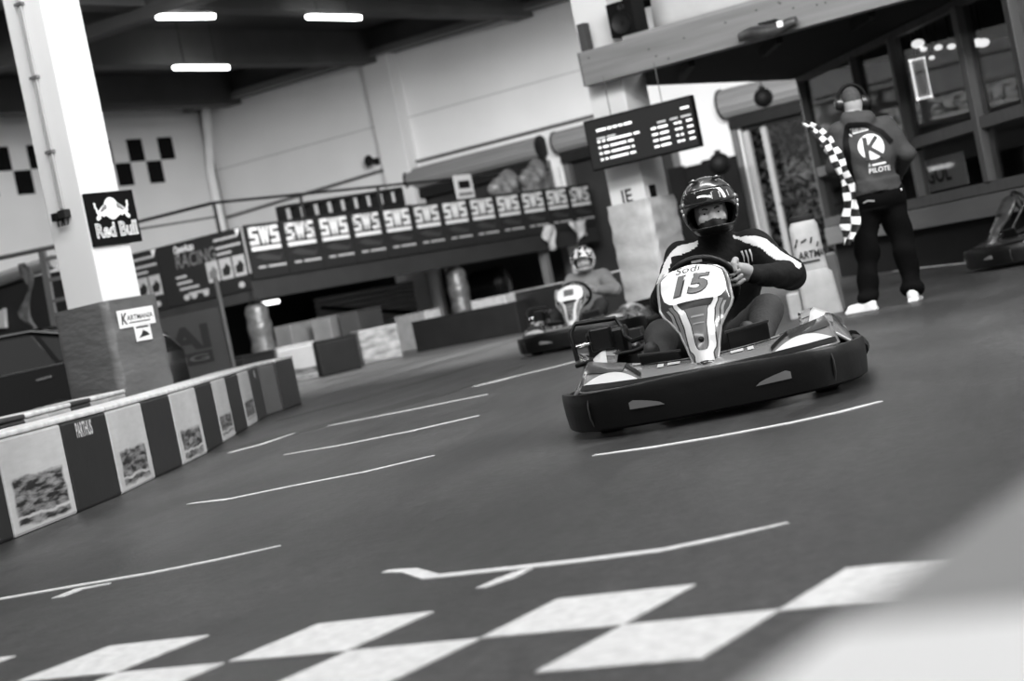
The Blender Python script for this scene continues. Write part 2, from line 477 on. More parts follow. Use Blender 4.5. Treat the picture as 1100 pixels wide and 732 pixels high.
# ---------------------------------------------------------------- roof: deck, beams
cl = MB().slab([tuple(q_[:2]) for q_ in (cor, FB.w(24), FB.w(24) - A3 * 70, cor - A3 * 70)], 8.4, 8.6).build('ceiling', M_CEIL)
tag(cl, 'dark roof deck of the hall', kind='structure')
def beam_along_A(px, py, zb, ht, wd, name, mt):
    p = G(px, py, zb); fr = Fr(p, AZA)
    o = MB().span(-40, 40, 0, wd, zb, zb + ht).build(name, mt, mw=fr.m); tag(o, 'dark concrete roof beam crossing the hall', kind='structure'); return o
def beam_along_B(px, py, zb, ht, wd, name, mt):
    p = G(px, py, zb); fr = Fr(p, AZB)
    o = MB().span(-30, 30, 0, wd, zb, zb + ht).build(name, mt, mw=fr.m); tag(o, 'dark concrete roof beam parallel to the long wall', kind='structure'); return o
def clip_beam(px, py, zb, ht, wd, n, u0, u1, az):
    p = G(px, py, zb); fr = Fr(p, az)
    o = MB().span(u0, u1, 0, wd, zb, zb + ht).build('trim_%d' % n, M_BEAMC, mw=fr.m)
    tag(o, 'dark concrete roof beam under the roof deck', kind='structure'); return fr
# beams along A end at the long wall: u limited so they stop at the edge beam
def u_to_wall(p):   # distance along A from p to the long wall
    return (c1 - p).dot(A3)
for n, (px, py) in enumerate(((200, 69), (160, 115), (330, 19 - 8), (300, -60))):
    p = G(px, py, 7.55); clip_beam(px, py, 7.55, .9, .5, 5 + n, -30, u_to_wall(Vector((p.x, p.y, 0))) - .3, AZA)
p = G(96, 39, 7.35); frb = clip_beam(96, 39, 7.35, 1.1, .55, 9, -16, 20, AZB)
tag(MB().span(-16, 20, -.12, 0, 7.3, 7.5).build('trim_10', mat('beam_rail', 60, .6, .1, 1), mw=frb.m), 'light rail along the lower edge of a roof beam', kind='structure')

# ---------------------------------------------------------------- tube lamps under the roof
M_TUBE = lamp_mat('lit_tube', 14.0)
def tube_lamp(pa, pb, label, group=None):
    pa, pb = Vector(pa), Vector(pb); d = (pb - pa); az = math.degrees(math.atan2(d.x, d.y))
    fr = Fr(((pa + pb) / 2), az); L_ = d.length / 2
    r_ = empty('tube_lamp', mw=fr.m @ Matrix.Translation((0, 0, pa.z)))
    mb = MB(); mb.loft([[(x, y * k, z) for (y, z) in ((-.08, .0), (-.085, .04), (.085, .04), (.08, .0), (.05, -.035), (-.05, -.035))] for x, k in ((-L_, .5), (-L_ + .1, 1), (L_ - .1, 1), (L_, .5))])
    mb.build('diffuser', M_TUBE, r_, smooth=40)
    MB().span(-L_ * .96, L_ * .96, -.05, .05, .04, .1).build('housing', M_MIDSTEEL, r_)
    for s_ in (-.6, .6):
        MB().tube([(L_ * s_, 0, .12), (L_ * s_, 0, 8.4 - pa.z)], .008, 5).build('hanger', M_DARKSTEEL, r_)
    tag(r_, label, 'lamp', group); return r_
ZL = 7.3
for (a, b, lb) in (((169, 18.5), (230, 18), 'lit tube lamp hanging beside the light roof rail'), ((330, 18.5), (387, 19.5), 'lit tube lamp hanging nearest the white wall pillar'), ((187, 73), (245, 73), 'lit tube lamp hanging above the black wall checks')):
    tube_lamp(G(a[0], a[1], ZL), G(b[0], b[1], ZL), lb, 'tube lamps under the roof')
for (x, y) in ((-6.5, 18), (-1.5, 21), (3.5, 24), (-4.2, 10), (.5, 12.5), (5, 15), (-2, 3), (3, 5), (-9, 28), (-4, 30.5), (1, 33), (6, 36), (-12, 38)):
    tube_lamp((x - .55, y - .85, ZL), (x + .55, y + .85, ZL), 'lit tube lamp of the rows above the race track', 'tube lamps above the track')
p = D(5, 135, 30); 
# ================================================================== padded columns
M_PAD = mat('grey_vinyl_pad', 90, .42, .12, 5, .5, 9, stretch=(1, 1, 2.5))
M_PADW = mat('pale_tarpaulin', 185, .5, .2, 4, .7, 7)
M_STICK = mat('sticker_white', 225, .5, .05, 10)
M_INK = mat('printing_ink', 28, .6)
def rounded_rect(w_, d_, r_, n=5):
    pts = []
    for (sx, sy, a0) in ((1, 1, 0), (-1, 1, 90), (-1, -1, 180), (1, -1, 270)):
        for k in range(n + 1):
            a = R(a0 + 90 * k / n); pts.append((sx * (w_ / 2 - r_) + r_ * math.cos(a), sy * (d_ / 2 - r_) + r_ * math.sin(a)))
    return pts
def padded_wrap(name, w_, d_, r_, z0, z1, mt, parent, wob=.012, nz=14, seed=0, hem=None):
    rnd = random.Random(seed); base = rounded_rect(w_, d_, r_); rings = []
    n = len(base); ph = [rnd.uniform(0, 6.28) for _ in range(6)]
    for i in range(nz + 1):
        t = i / nz; z = z0 + (z1 - z0) * t; ring = []
        for j, (x, y) in enumerate(base):
            a = j / n * 6.283
            k = 1 + wob * (math.sin(9 * t * 3 + ph[0] + 2 * math.sin(3 * a + ph[1])) + .7 * math.sin(23 * t + 4 * a + ph[2]) + .5 * math.sin(7 * a + ph[3]))
            zz = z + (hem(a) * (1 - t) if hem else 0)
            ring.append((x * k, y * k, zz))
        rings.append(ring)
    return MB().loft(rings).build(name, mt, parent, smooth=50)

CL = D(112, 327, 16.0); CL.z = 0
FLr, FLl = Fr(CL, AZA), Fr(CL, AZB)
wr = FLr.uv(125, 190)[0]; wl = -FLl.uv(42, 190)[0]
colm = FLr.m
pl = MB().span(0, wr, 0, wl, 0, 8.3).build('pillar', M_WALL2, mw=colm, bevel=.012)
tag(pl, 'white square concrete pillar carrying the black drinks sign', kind='structure')
# pad around its foot
zp = FLr.uv(112, 327)[1]
pad = empty('pillar_pad', mw=colm @ Matrix.Translation((wr / 2, wl / 2, 0)))
padded_wrap('cover', wr + .20, wl + .20, .07, 0, zp + .02, M_PAD, pad, .008, 30, 3)
fp = -(wl / 2 + .105)
FLp = Fr(FLr.w(wr / 2, wl / 2), AZA)
def px_rect(fr, tl, br, off): 
    a = fr.uv(*tl, off); b = fr.uv(*br, off); return a[0], b[0], b[1], a[1]
x0, x1, z0, z1 = px_rect(FLp, (124.5, 335), (166.5, 345), fp - .005)
zc = (FLp.uv(145, 341, fp)[1])
st = MB().span(x0, x1, fp - .012, fp - .006, zc - .075, zc + .075).build('sticker', M_STICK, pad)
lettering('K', x0 + .03, x0 + .1, zc - .05, zc + .05, fp - .0135, M_INK, st, .15, .03)
lettering('ARTMANIA', x0 + .1, x1 - .02, zc - .02, zc + .025, fp - .0135, M_INK, st, .1, .02)
mbx = MB(); mbx.span(x0 + .12, x1 - .06, fp - .0135, fp - .013, zc - .045, zc - .035); mbx.build('print_line', M_INK, st)
x0b, x1b = FLp.uv(143, 352, fp)[0], FLp.uv(160, 350, fp)[0]; zc2 = FLp.uv(150.5, 357.5, fp)[1]
st2 = MB().span(x0b, x1b, fp - .012, fp - .006, zc2 - .07, zc2 + .07).build('sticker', M_STICK, pad)
MB().span(x0b + .02, x1b - .02, fp - .0135, fp - .0125, zc2 + .038, zc2 + .054).build('print_line', M_INK, st2)
mbx = MB(); mbx.prism([(x0b + .03, zc2 - .045), (x1b - .02, zc2 - .03), (x1b - .05, zc2 + .0), ((x0b + x1b) / 2, zc2 + .02), ((x0b + x1b) / 2 - .02, zc2 - .01)], fp - .0135, fp - .0125); mbx.build('emblem', M_INK, st2)
tag(pad, 'grey vinyl pad wrapped round the foot of the pillar with the drinks sign', 'pad')

# conduit and junction box on the left face
cb = empty('conduit', mw=FLl.m)
u_a = FLl.uv(22, 0)[0]; 
mb = MB(); ub = FLl.uv(62, 200)[0]; mb.tube([(ub, -.02, FLl.uv(62, 225)[1]), (ub, -.02, 8.3)], .012, 6); mb.tube([(ub + .03, -.02, FLl.uv(66, 225)[1]), (ub + .03, -.02, 8.3)], .012, 6); mb.build('pipe', mat('conduit_grey', 150, .5), cb, smooth=50)
for py in (6, 85, 165):
    zz = FLl.uv(22 + py * .2, py)[1]; MB().span(ub - .03, ub + .06, -.04, 0, zz, zz + .025).build('clip', M_MIDSTEEL, cb)
tag(cb, 'pair of grey conduit pipes running down the sign pillar', 'conduit')
jb = empty('junction_box', mw=FLl.m @ Matrix.Translation((FLl.uv(70, 231)[0], 0, FLl.uv(70, 231)[1])))
MB().span(-.02, .07, -.07, 0, -.03, .04).build('box', M_DARKSTEEL, jb, bevel=.006)
MB().span(-.09, -.03, -.08, 0, -.04, .03).build('socket', M_BLACK, jb, bevel=.006)
for k, xx in enumerate((-.05, .02)):
    MB().tube([(xx, -.05, -.03), (xx + .01, -.06, -.09), (xx + .05, -.06, -.09), (xx + .06, -.05, -.03)], .007, 6).build('cable', M_BLACK, jb, smooth=60)
tag(jb, 'small dark junction box with looped cables on the white pillar', 'junction box')

# drinks sign
def local_poly(pts, cx, cz, sx, sz): return [(cx + x * sx, cz + z * sz) for x, z in pts]
so = -.03
a, b = FLr.uv(90, 208, so)[0], FLr.uv(147.5, 231, so)[0]
zt_, zb_ = FLr.uv(115, 206, so)[1], FLr.uv(125, 262.5, so)[1]
sg = empty('advertising_sign', mw=FLr.m @ Matrix.Translation(((a + b) / 2, so, (zt_ + zb_) / 2)))
W2, H2 = (b - a) / 2, (zt_ - zb_) / 2
MB().span(-W2, W2, 0, .028, -H2, H2).build('board', M_BLACK, sg, bevel=.004)
MW = mat('sign_white', 245, .5); MG = mat('sign_grey', 120, .6)
# emblem: round sun with two charging bulls
cz = .36 * H2; S = W2
mb = MB(); mb.prism([(S * .29 * math.cos(t * math.pi / 12) - .02 * S, cz + H2 * .42 * math.sin(t * math.pi / 12)) for t in range(24)], -.004, 0); mb.build('emblem_sun', MW, sg)
bull = [(.0, .15), (-.24, .20), (-.40, .09), (-.58, -.08), (-.60, .02), (-.65, .10), (-.63, .20), (-.68, .27), (-.72, .24), (-.69, .17), (-.71, .08), (-.65, -.02), (-.65, -.12), (-.60, -.20), (-.70, -.32), (-.66, -.42), (-.54, -.36), (-.48, -.22), (-.38, -.30), (-.30, -.24), (-.22, -.32), (-.12, -.26), (.0, -.34)]
for s_ in (1, -1):
    mb = MB(); mb.prism([(s_ * x * S - .02 * S, cz + z * H2) for x, z in bull], -.007, -.003); mb.build('emblem_bull', MW, sg)
    mb = MB(); mb.prism([(s_ * x * S - .02 * S, cz + z * H2) for x, z in ((-.20, .16), (-.26, .17), (-.42, .03), (-.52, -.10), (-.40, -.10), (-.30, -.02), (-.22, -.02))], -.009, -.006); mb.build('emblem_flank', MG, sg)
lettering('Red Bull', -W2 * .84, W2 * .88, -H2 * .72, -H2 * .16, -.005, MW, sg, 0, .035)
lettering('Red Bull', -W2 * .82, W2 * .86, -H2 * .68, -H2 * .20, -.0065, MG, sg, 0, -.012)
tag(sg, 'square black sign with two white bulls fixed to a pillar', 'sign')

# ---------------------------------------------------------------- scoreboard column
CBx = D(652, 100, 22.6); CBx.z = 0
FRr, FRl = Fr(CBx, AZA), Fr(CBx, AZB)
w2l = -FRl.uv(612.5, 3)[0] + FRl.uv(651, 3)[0]; 
ucr = FRl.uv(651, 3)[0]
ucl = FRl.uv(612.5, 3)[0]
colR = FRl.m
wA = .6
pr = MB().span(ucl, ucr, 0, wA, 0, 8.3).build('pillar', M_WALL2, mw=colR, bevel=.012)
tag(pr, 'white square concrete pillar behind the timing screen', kind='structure')
pd = empty('tarpaulin_pad', mw=colR @ Matrix.Translation(((ucl + ucr) / 2, wA / 2, 0)))
zt2 = FRl.uv(668, 219)[1]; zb2 = FRl.uv(692, 308)[1]
padded_wrap('cover', (ucr - ucl) + .12, wA + .12, .06, zb2, zt2, M_PADW, pd, .014, 26, 5, hem=lambda a: .16 * math.sin(a * 2 + 2.2))
padded_wrap('foot_pad', (ucr - ucl) + .06, wA + .06, .06, 0, zb2 + .3, M_DARKSTEEL, pd, .006, 6, 6)
tag(pd, 'pale crumpled tarpaulin tied round the pillar under the timing screen', 'pad')
# stencil and socket on the column
zst = FRl.uv(672, 211)[1]; ust = FRl.uv(668, 211)[0]
lettering('IE', ust, ust + .14, zst - .08, zst + .08, -.004, M_INK, pr, 0, .02)
FRs = Fr(FRl.w(ucr), AZA); us_ = FRs.uv(700.5, 207); 
ps = empty('socket_box', mw=FRs.m @ Matrix.Translation((us_[0], 0, us_[1])))
MB().span(-.06, .06, -.03, 0, -.09, .09).build('box', M_BLACK, ps, bevel=.006); MB().span(-.04, .04, -.036, -.03, .0, .06).build('flap', M_DARKSTEEL, ps)
tag(ps, 'small black socket box on the side of the screen pillar', 'socket')

# timing screen
FS = Fr(D(690, 150, 21.95), 119)
tl, tr, bl, br = FS.uv(625.5, 130), FS.uv(743, 102.5), FS.uv(637, 185), FS.uv(752, 157)
sx0, sx1 = (tl[0] + bl[0]) / 2, (tr[0] + br[0]) / 2
sz0, sz1 = (bl[1] + br[1]) / 2, (tl[1] + tr[1]) / 2
sc = empty('timing_screen', mw=FS.m @ Matrix.Translation(((sx0 + sx1) / 2, 0, (sz0 + sz1) / 2)))
W2, H2 = (sx1 - sx0) / 2, (sz1 - sz0) / 2
MB().span(-W2, W2, 0, .1, -H2, H2).build('case', M_BLACK, sc, bevel=.01)
MB().span(-W2 + .02, W2 - .02, -.006, 0, -H2 + .02, H2 - .02).build('display', mat('screen_off', 38, .25), sc)
M_LED = mat('lit_digits', 250, .5, emit=1.1); M_LED2 = mat('lit_digits_dim', 180, .5, emit=.25)
def led(s, x0, x1, zc, hgt, mt):
    ws_ = s.split(); tot = sum(len(q) for q in ws_) + .8 * (len(ws_) - 1); x_ = x0; k_ = (x1 - x0) / tot   # unreadable in the photo: a lit run per word
    for q in ws_:
        MB().span(x_ * W2, (x_ + len(q) * k_) * W2, -.008, -.006, (zc - hgt * .8) * H2, (zc + hgt * .8) * H2).build('lit_run', mt, sc); x_ += (len(q) + .8) * k_
led('xxxxx xx xx xx xxxx', -.78, -.12, .52, .055, M_LED); led('xxxx', .78, .93, .58, .045, M_LED)
led('xxxx xxxx', -.8, -.45, .20, .05, M_LED2); led('xxxx', .33, .48, .27, .045, M_LED2); led('xxx', .56, .70, .27, .045, M_LED2); led('xxxx', .76, .94, .27, .045, M_LED2)
for k, (nm, n1, n2, n3) in enumerate((('x x xxxxxxxxx xx', 'xx xxxx', 'xx xx', 'xx'), ('x xx xxxxxx xx', 'xx xxx', 'xx xx', 'xxx'), ('x xx xxxxxxx x', 'xx xxxx', 'x x', 'x'), ('x x xxxxxxx xx', 'xx xxxx', 'xx xx', 'x'))):
    z_ = .08 - .235 * k
    led(nm, -.8, -.02 if k == 0 else -.15, z_, .047, M_LED); led(n1, .2, .5, z_, .047, M_LED); led(n2, .62, .75, z_, .047, M_LED); led(n3, .84, .94, z_, .047, M_LED)
for sx in (-.5, .45):
    MB().tube([(sx * W2, .05, H2), (sx * W2, .05, 2.98 - (sz0 + sz1) / 2)], .006, 5).build('hanger', M_MIDSTEEL, sc)
tag(sc, 'black timing screen with rows of lit digits hung from the wooden beam', 'screen')

# ================================================================== raised deck with banners
M_BAN = mat('black_banner', 9, .7, .15, 3)
M_DECKB = mat('grey_deck_beam', 40, .7, .15, 2, spec=.25)
M_BTXT = mat('banner_white', 200, .6); M_BTXT2 = mat('banner_grey', 92, .6); M_BTXT3 = mat('banner_lightgrey', 150, .6)
zpt = 3.07; zbb, zbt = 1.60, 1.98
dk = MB()
dk.slab([(0, 0), (u_end - 1.0, 0), (u_end - 1.0, 9), (0, 9)], zbt, zbt + .15)
deck = dk.build('raised_deck', M_DARKSTEEL, mw=FM.m @ Matrix.Translation((0, .03, 0)))
tag(deck, 'dark raised deck in the hall corner carrying the row of banners', 'deck')
MB().span(0, u_end - .4, -.02, .12, zbb, zbt).build('edge_beam', M_DECKB, deck)
MB().span(0, u_end - .4, -.06, -.02, zbb, zbb + .05).build('beam_flange', M_DECKB, deck)
MB().span(0, .12, 0, 9, zbb, zbt).build('edge_beam', M_DECKB, deck)
nb = 12
pw = (u_end - .4 - .08) / nb
# one advertising banner per panel
first = None
def sws_logo(par):
    mb = MB(); W_ = pw * .80
    x0, x1 = -W_ / 2, W_ / 2; zt = zpt - .06; zb = zt - .47
    # heavy block letters S W S made of bars, over a full-width underline
    h_ = (zt - zb); th = h_ * .13
    def S(a, b):
        zs = [zt, zt - h_ * .29, zt - h_ * .58]
        mb.span(a, b, -.045, -.035, zs[0] - th * 1.25, zs[0]); mb.span(a, b, -.045, -.035, zs[1] - th * 1.25, zs[1]); mb.span(a, b, -.045, -.035, zs[2] - th * 1.25, zs[2])
        mb.span(a, a + (b - a) * .34, -.045, -.035, zs[1] - th, zs[0]); mb.span(b - (b - a) * .34, b, -.045, -.035, zs[2] - th, zs[1])
    w3 = W_ * .29
    S(x0, x0 + w3); S(x1 - w3, x1)
    xa, xb = x0 + w3 * 1.26, x1 - w3 * 1.26; n = 4
    xs = [xa + (xb - xa) * k / n for k in range(n + 1)]
    zlo = zt - h_ * .74
    for k in range(n):
        z_a, z_b = (zt, zlo) if k % 2 == 0 else (zlo, zt)
        mb.prism([(xs[k] - .03, z_a), (xs[k] + .03, z_a), (xs[k + 1] + .03, z_b), (xs[k + 1] - .03, z_b)], -.045, -.035)
    mb.span(x0, x1, -.045, -.035, zb, zb + th * 1.3)
    mb.build('lettering', M_BTXT, par)
    zl = zt - .82
    MB().span(x0 + .1, x0 + .32, -.042, -.036, zl, zl + .045).build('print_line', M_BTXT3, par)
    MB().span(x0 + .4, x1 + .05, -.042, -.036, zl, zl + .045).build('print_line', M_BTXT3, par)
    mb = MB(); mb.prism([(x0 + .05, zb - .12), (x0 + .3, zb - .06), (x1 - .1, zb - .16), (x1, zb - .1), (x1 - .1, zb - .24), (x0 + .3, zb - .2)], -.042, -.036); mb.build('print_car', mat('banner_faint', 42, .6), par)
ban0 = None
for k in range(nb):
    mw = FM.m @ Matrix.Translation((.04 + pw * (k + .5), 0, 0))
    if ban0 is None:
        ban0 = empty('advertising_banner', mw=mw)
        MB().span(-pw / 2 + .012, pw / 2 - .012, -.035, 0, zbt + .02, zpt).build('sheet', M_BAN, ban0)
        sws_logo(ban0); o = ban0
    else:
        o = copy_tree(ban0); o.matrix_world = mw
    tag(o, 'black banner with large white block letters, one of the row along the deck', 'banner', 'lettered banners along the deck')

# RACING banners on the end face
def racing_banner(uL, uR, label):
    r_ = empty('racing_banner', mw=FMR.m @ Matrix.Translation((uR, 0, 0)))
    w_ = uR - uL; zt, zb = zpt - .02, 1.83
    MB().span(-w_ + .02, -.01, -.035, 0, zb, zt).build('sheet', M_BAN, r_)
    lettering('OpenAuto', -w_ * .80, -w_ * .56, zt - .26, zt - .06, -.04, M_BTXT, r_, .15, .02)
    lettering('RACING', -w_ * .80, -w_ * .33, zt - .52, zt - .24, -.04, M_BTXT2, r_, .1, .01)
    for (a, b, z_) in ((-.32, -.02, .12), (-.31, 0.0, .28), (-.31, -.12, .40), (-.83, -.68, .66), (-.83, -.63, .78), (-.81, -.56, .9), (-.72, -.46, 1.02)):
        MB().span(w_ * a, w_ * b - .05, -.04, -.036, zt - z_ - .05, zt - z_).build('print_line', M_BTXT3, r_)
    for k in range(3):
        a = -w_ * .46 + w_ * .155 * k
        ph = MB().span(a, a + w_ * .135, -.042, -.036, zt - .93, zt - .52).build('photo_print', M_BTXT3, r_)
        mb = MB(); mb.prism([(a + .05, zt - .86), (a + w_ * .1, zt - .86), (a + w_ * .12, zt - .72), (a + w_ * .08, zt - .62), (a + w_ * .05, zt - .7), (a + .05, zt - .72)], -.045, -.041); mb.build('photo_subject', M_BTXT2 if k == 0 else M_BAN, ph)
    for x_ in (-.75, -.66, -.52, -.1):
        mb = MB(); mb.prism([(w_ * x_ + w_ * .035 * math.cos(t * .52), zt - 1.1 + .06 * math.sin(t * .52)) for t in range(12)], -.042, -.036); mb.build('print_badge', M_BTXT3, r_)
    mb = MB(); mb.prism([(-.14, zt - .02), (-.0, zt - .02), (-.09, zt - .16)], -.042, -.036); mb.build('corner_flash', M_BTXT, r_)
    tag(r_, label, 'banner')
ul = FMR.uv(167, 262)[0]
racing_banner(ul, 0, 'black RACING banner with three photo prints at the deck corner')
racing_banner(2 * ul, ul, 'black banner half hidden behind the sign pillar, next to the RACING banner')
# handrail above the banners
FMi = Fr(FM.w(0, 1.0), AZA); FMRi = Fr(FMi.w(FMi.uv(229.5, 218)[0]), AZB)
ik = FMi.uv(229.5, 218)
hr = empty('handrail', mw=Fr(FMi.w(ik[0]), AZA).m)
L_ = u_end - ik[0] - .5
zr = ik[1]
mb = MB(); mb.tube([(0, 0, zr), (L_, 0, FMi.uv(600, 181)[1])], .03, 8); mb.build('rail', M_DARKSTEEL, hr, smooth=50)
for px_ in (229.5, 322, 405, 486, 555, 600):
    u_ = FMi.uv(px_, 218 - (px_ - 229.5) * .11)[0] - ik[0]
    MB().tube([(u_, 0, zbt), (u_, 0, zr)], .035, 8).build('post', M_DARKSTEEL, hr, smooth=50)
tag(hr, 'dark handrail on posts behind the lettered banners', 'railing')
hr2 = empty('handrail', mw=FMRi.m)
le = FMRi.uv(150, 238)
mb = MB(); mb.tube([(le[0] * 1.7, 0, le[1] * 1.0), (le[0], 0, le[1]), (0, 0, zr)], .035, 8); mb.build('rail', M_DARKSTEEL, hr2, smooth=50)
mb = MB(); mb.tube([(le[0] * 1.7, 0, le[1] - .05), (0, 0, zr - .28)], .025, 8); mb.build('rail', M_MIDSTEEL, hr2, smooth=50)
tag(hr2, 'dark sloping handrail above the RACING banner', 'railing')
# slotted girder on the deck
FG = Fr(FM.w(0, 2.2), AZA)
ga, gb = FG.uv(302, 228), FG.uv(428, 206)
gd = empty('slotted_girder', mw=FG.m)
zg = ga[1]
mb = MB()
mb.bar((ga[0], 0, zg - .25), (gb[0], 0, zg + .12 - .25), .25, .12); mb.bar((ga[0], 0, zg + .1), (gb[0], 0, zg + .22), .25, .07); mb.build('rail', M_DARKSTEEL, gd)
n = 9
for k in range(n + 1):
    t = k / n; x_ = ga[0] + (gb[0] - ga[0]) * t; z_ = zg + .12 * t
    MB().span(x_ - .05, x_ + .05, -.1, .1, z_ - .25, z_ + .12).build('rung', M_DARKSTEEL, gd)
MB().span(ga[0], gb[0], -.3, .0, zbt + .15, zg - .2).build('skirt', M_DARKSTEEL, gd)
tag(gd, 'dark slotted steel girder lying on the deck before the wall', 'girder')
# small white notice on the handrail
FN = Fr(FM.w(0, .6), AZA)
na, nbx = FN.uv(486, 189), FN.uv(509, 210)
nt_ = empty('notice_board', mw=FN.m @ Matrix.Translation(((na[0] + nbx[0]) / 2, 0, 0)))
hw_ = abs(nbx[0] - na[0]) / 2; z1_, z0_ = na[1] + .0, nbx[1] - .05
MB().span(-hw_, hw_, -.03, 0, z0_, z1_).build('board', mat('notice_white', 190, .6), nt_)
MB().span(-hw_ * .65, hw_ * .65, -.036, -.03, z0_ + (z1_ - z0_) * .42, z0_ + (z1_ - z0_) * .75).build('notice_window', M_BLACK, nt_)
MB().span(-hw_ * .8, hw_ * .8, -.036, -.03, z0_ + (z1_ - z0_) * .12, z0_ + (z1_ - z0_) * .25).build('print_line', M_MIDSTEEL, nt_)
MB().tube([(0, .02, zbt), (0, .02, z1_)], .03, 6).build('post', M_DARKSTEEL, nt_)
tag(nt_, 'small white notice board standing behind the lettered banners', 'notice')
# plastic sheets hanging over the parapet
M_SHEET = mat('clear_plastic_sheet', 170, .3, .25, 5, .4, 8)
def hung_sheet(px, py, w_, h_, lab, seed):
    rnd = random.Random(seed); u_, z_ = FM.uv(px, py)
    P = []
    for i in range(9):
        t = i / 8; row = []
        for j in range(9):
            s_ = j / 8 - .5
            row.append((s_ * w_ * (1 - .35 * t) + .08 * math.sin(5 * t + seed), -.09 - .06 * math.sin(9 * s_ + 4 * t + seed), -h_ * t * (1 + .25 * math.sin(4 * s_ + seed))))
        P.append(row)
    o = MB().grid(P).build('plastic_sheet', M_SHEET, mw=FM.m @ Matrix.Translation((u_, 0, z_)), smooth=60, solid=.004)
    tag(o, lab, 'sheet')
hung_sheet(585, 243, .55, .5, 'crumpled clear plastic sheet hanging over the lettered banners', 1)
hung_sheet(618, 238, .8, .45, 'pale plastic sheet hanging over the last banner by the pillar', 4)
for (px, py, lab, sd) in ((541, 203, 'pale crumpled bundle lying on the deck behind the banners', 2), (572, 192, 'folded pale sheet heaped on the deck under the roller door', 3)):
    p = Fr(FM.w(0, .9), AZA); u_, z_ = p.uv(px, py)
    V_, Q_, mid = surface_nets(lambda P: (smin(ell(P, (0, 0, 0), (.55, .25, .28)), ell(P, (.25, .02, .2), (.25, .2, .3)), .15) + .05 * np.sin(P[:, 0] * 13 + sd) * np.sin(P[:, 2] * 9 + P[:, 0] * 5), np.zeros(len(P))), (-.8, -.5, -.5), (.8, .5, .7), .06)
    mb = MB(); mb.add([tuple(v) for v in V_], [tuple(q) for q in Q_])
    mb.span(-.4, .4, -.2, .2, zbt + .15 - z_, -.1)
    o = mb.build('sheet_bundle', mat('bundle_sheet', 112, .4, .6, 4, .5, 7), mw=p.m @ Matrix.Translation((u_, 0, z_)), smooth=70); tag(o, lab, 'bundle')
# dark wall added below the deck to stand in for its shade
tag(MB().span(-.5, u_end - 1.1, 6.0, 6.2, 0, zbt).build('shade_wall_under_deck', mat('under_deck_shade', 30, .8, .2, 1), mw=FM.m), 'added dark wall standing in for the shade under the raised deck', kind='structure')
# deck posts
for k, u_ in enumerate((.25, u_end * .52, u_end * .8)):
    r_ = empty('deck_post', mw=FM.m @ Matrix.Translation((u_, .25, 0)))
    MB().span(-.09, .09, -.09, .09, 0, zbb).build('post', M_MIDSTEEL, r_)
    mb = MB(); prof = [(.20, 0)] + [(.24 + .02 * math.sin(i * 2.1), .08 + i * .145) for i in range(10)] + [(.2, 1.5), (.12, 1.56)]
    if k != 2: mb.lathe(prof, 14).build('wrapped_padding', mat('silver_film', 84, .35, .35, 9, .8, 12, metal=.3), r_, smooth=60)
    tag(r_, ('steel deck post wrapped in silver film below the RACING banner', 'film-wrapped deck post halfway under the lettered banners', 'bare steel deck post near the pale tarpaulin')[k], 'post')
# lamps under the deck
FU = Fr(FM.w(0, .5), AZA)
def deck_lamp(a, b, off, lab):
    f = Fr(FM.w(0, off), AZA); pa, pb = f.uv(*a), f.uv(*b)
    z_ = (pa[1] + pb[1]) / 2
    r_ = empty('strip_lamp', mw=f.m @ Matrix.Translation(((pa[0] + pb[0]) / 2, 0, z_)))
    L2 = abs(pb[0] - pa[0]) / 2
    MB().tube([(-L2, 0, 0), (L2, 0, 0)], .045, 8).build('tube', lamp_mat('strip_tube', 3.5), r_, smooth=50)
    MB().span(-L2, L2, .02, .1, -.03, .07).build('housing', M_MIDSTEEL, r_); tag(r_, lab, 'lamp')
deck_lamp((499, 278.5), (527, 274), 1.2, 'lit strip lamp under the deck near the film-wrapped post')
deck_lamp((274, 328), (299, 324), 3.0, 'lit strip lamp under the deck corner below the RACING banner')
# corrugated shutter and pipes in the shade under the deck
sh = empty('roller_shutter', mw=Fr(FM.w(0, 4.2), AZA).m)
f = Fr(FM.w(0, 4.2), AZA); a, b = f.uv(340, 330)[0], f.uv(445, 320)[0]
for k in range(11):
    MB().tube([(a, 0, .2 + .13 * k), (b, 0, .2 + .13 * k)], .065, 8).build('slat', mat('shutter_grey', 150, .5, .1, 2), sh, smooth=50)
MB().bar((a, -.15, 1.3), (b, -.15, .7), .06, .08).build('brace', M_BLACK, sh)
tag(sh, 'grey corrugated shutter with a diagonal brace under the deck', 'shutter')
for (px, py, w_, mt, lab) in ((466, 310, .16, 'pipe_light', 'thick light grey pipe standing under the deck'), (482, 305, .05, 'pipe_white', 'thin pale pipe standing beside the thick pipe under the deck')):
    f = Fr(FM.w(0, 2.5), AZA); u_ = f.uv(px, py)[0]
    o = MB().tube([(0, 0, 0), (0, 0, 1.66)], w_, 14).build('standpipe', mat(mt, 170, .45), mw=f.m @ Matrix.Translation((u_, 0, 0)), smooth=50); tag(o, lab, 'pipe')
f = Fr(FM.w(0, 2.2), AZA); u_, z_ = f.uv(527, 306)
fn_ = empty('machine', mw=f.m @ Matrix.Translation((u_, 0, 0)))
mb = MB(); mb.lathe([(.02, -.5), (.34, -.48), (.42, -.4), (.42, .4), (.3, .5), (.02, .52)], 18, Matrix.Translation((0, 0, z_)) @ Matrix.Rotation(R(90), 4, 'X')); mb.build('drum', mat('drum_gloss', 30, .25, coat=.5), fn_, smooth=40)
MB().span(-.3, .3, -.4, .4, 0, z_ - .3).build('stand', M_DARKSTEEL, fn_); tag(fn_, 'dark round machine drum under the deck beside the wrapped post', 'machine')
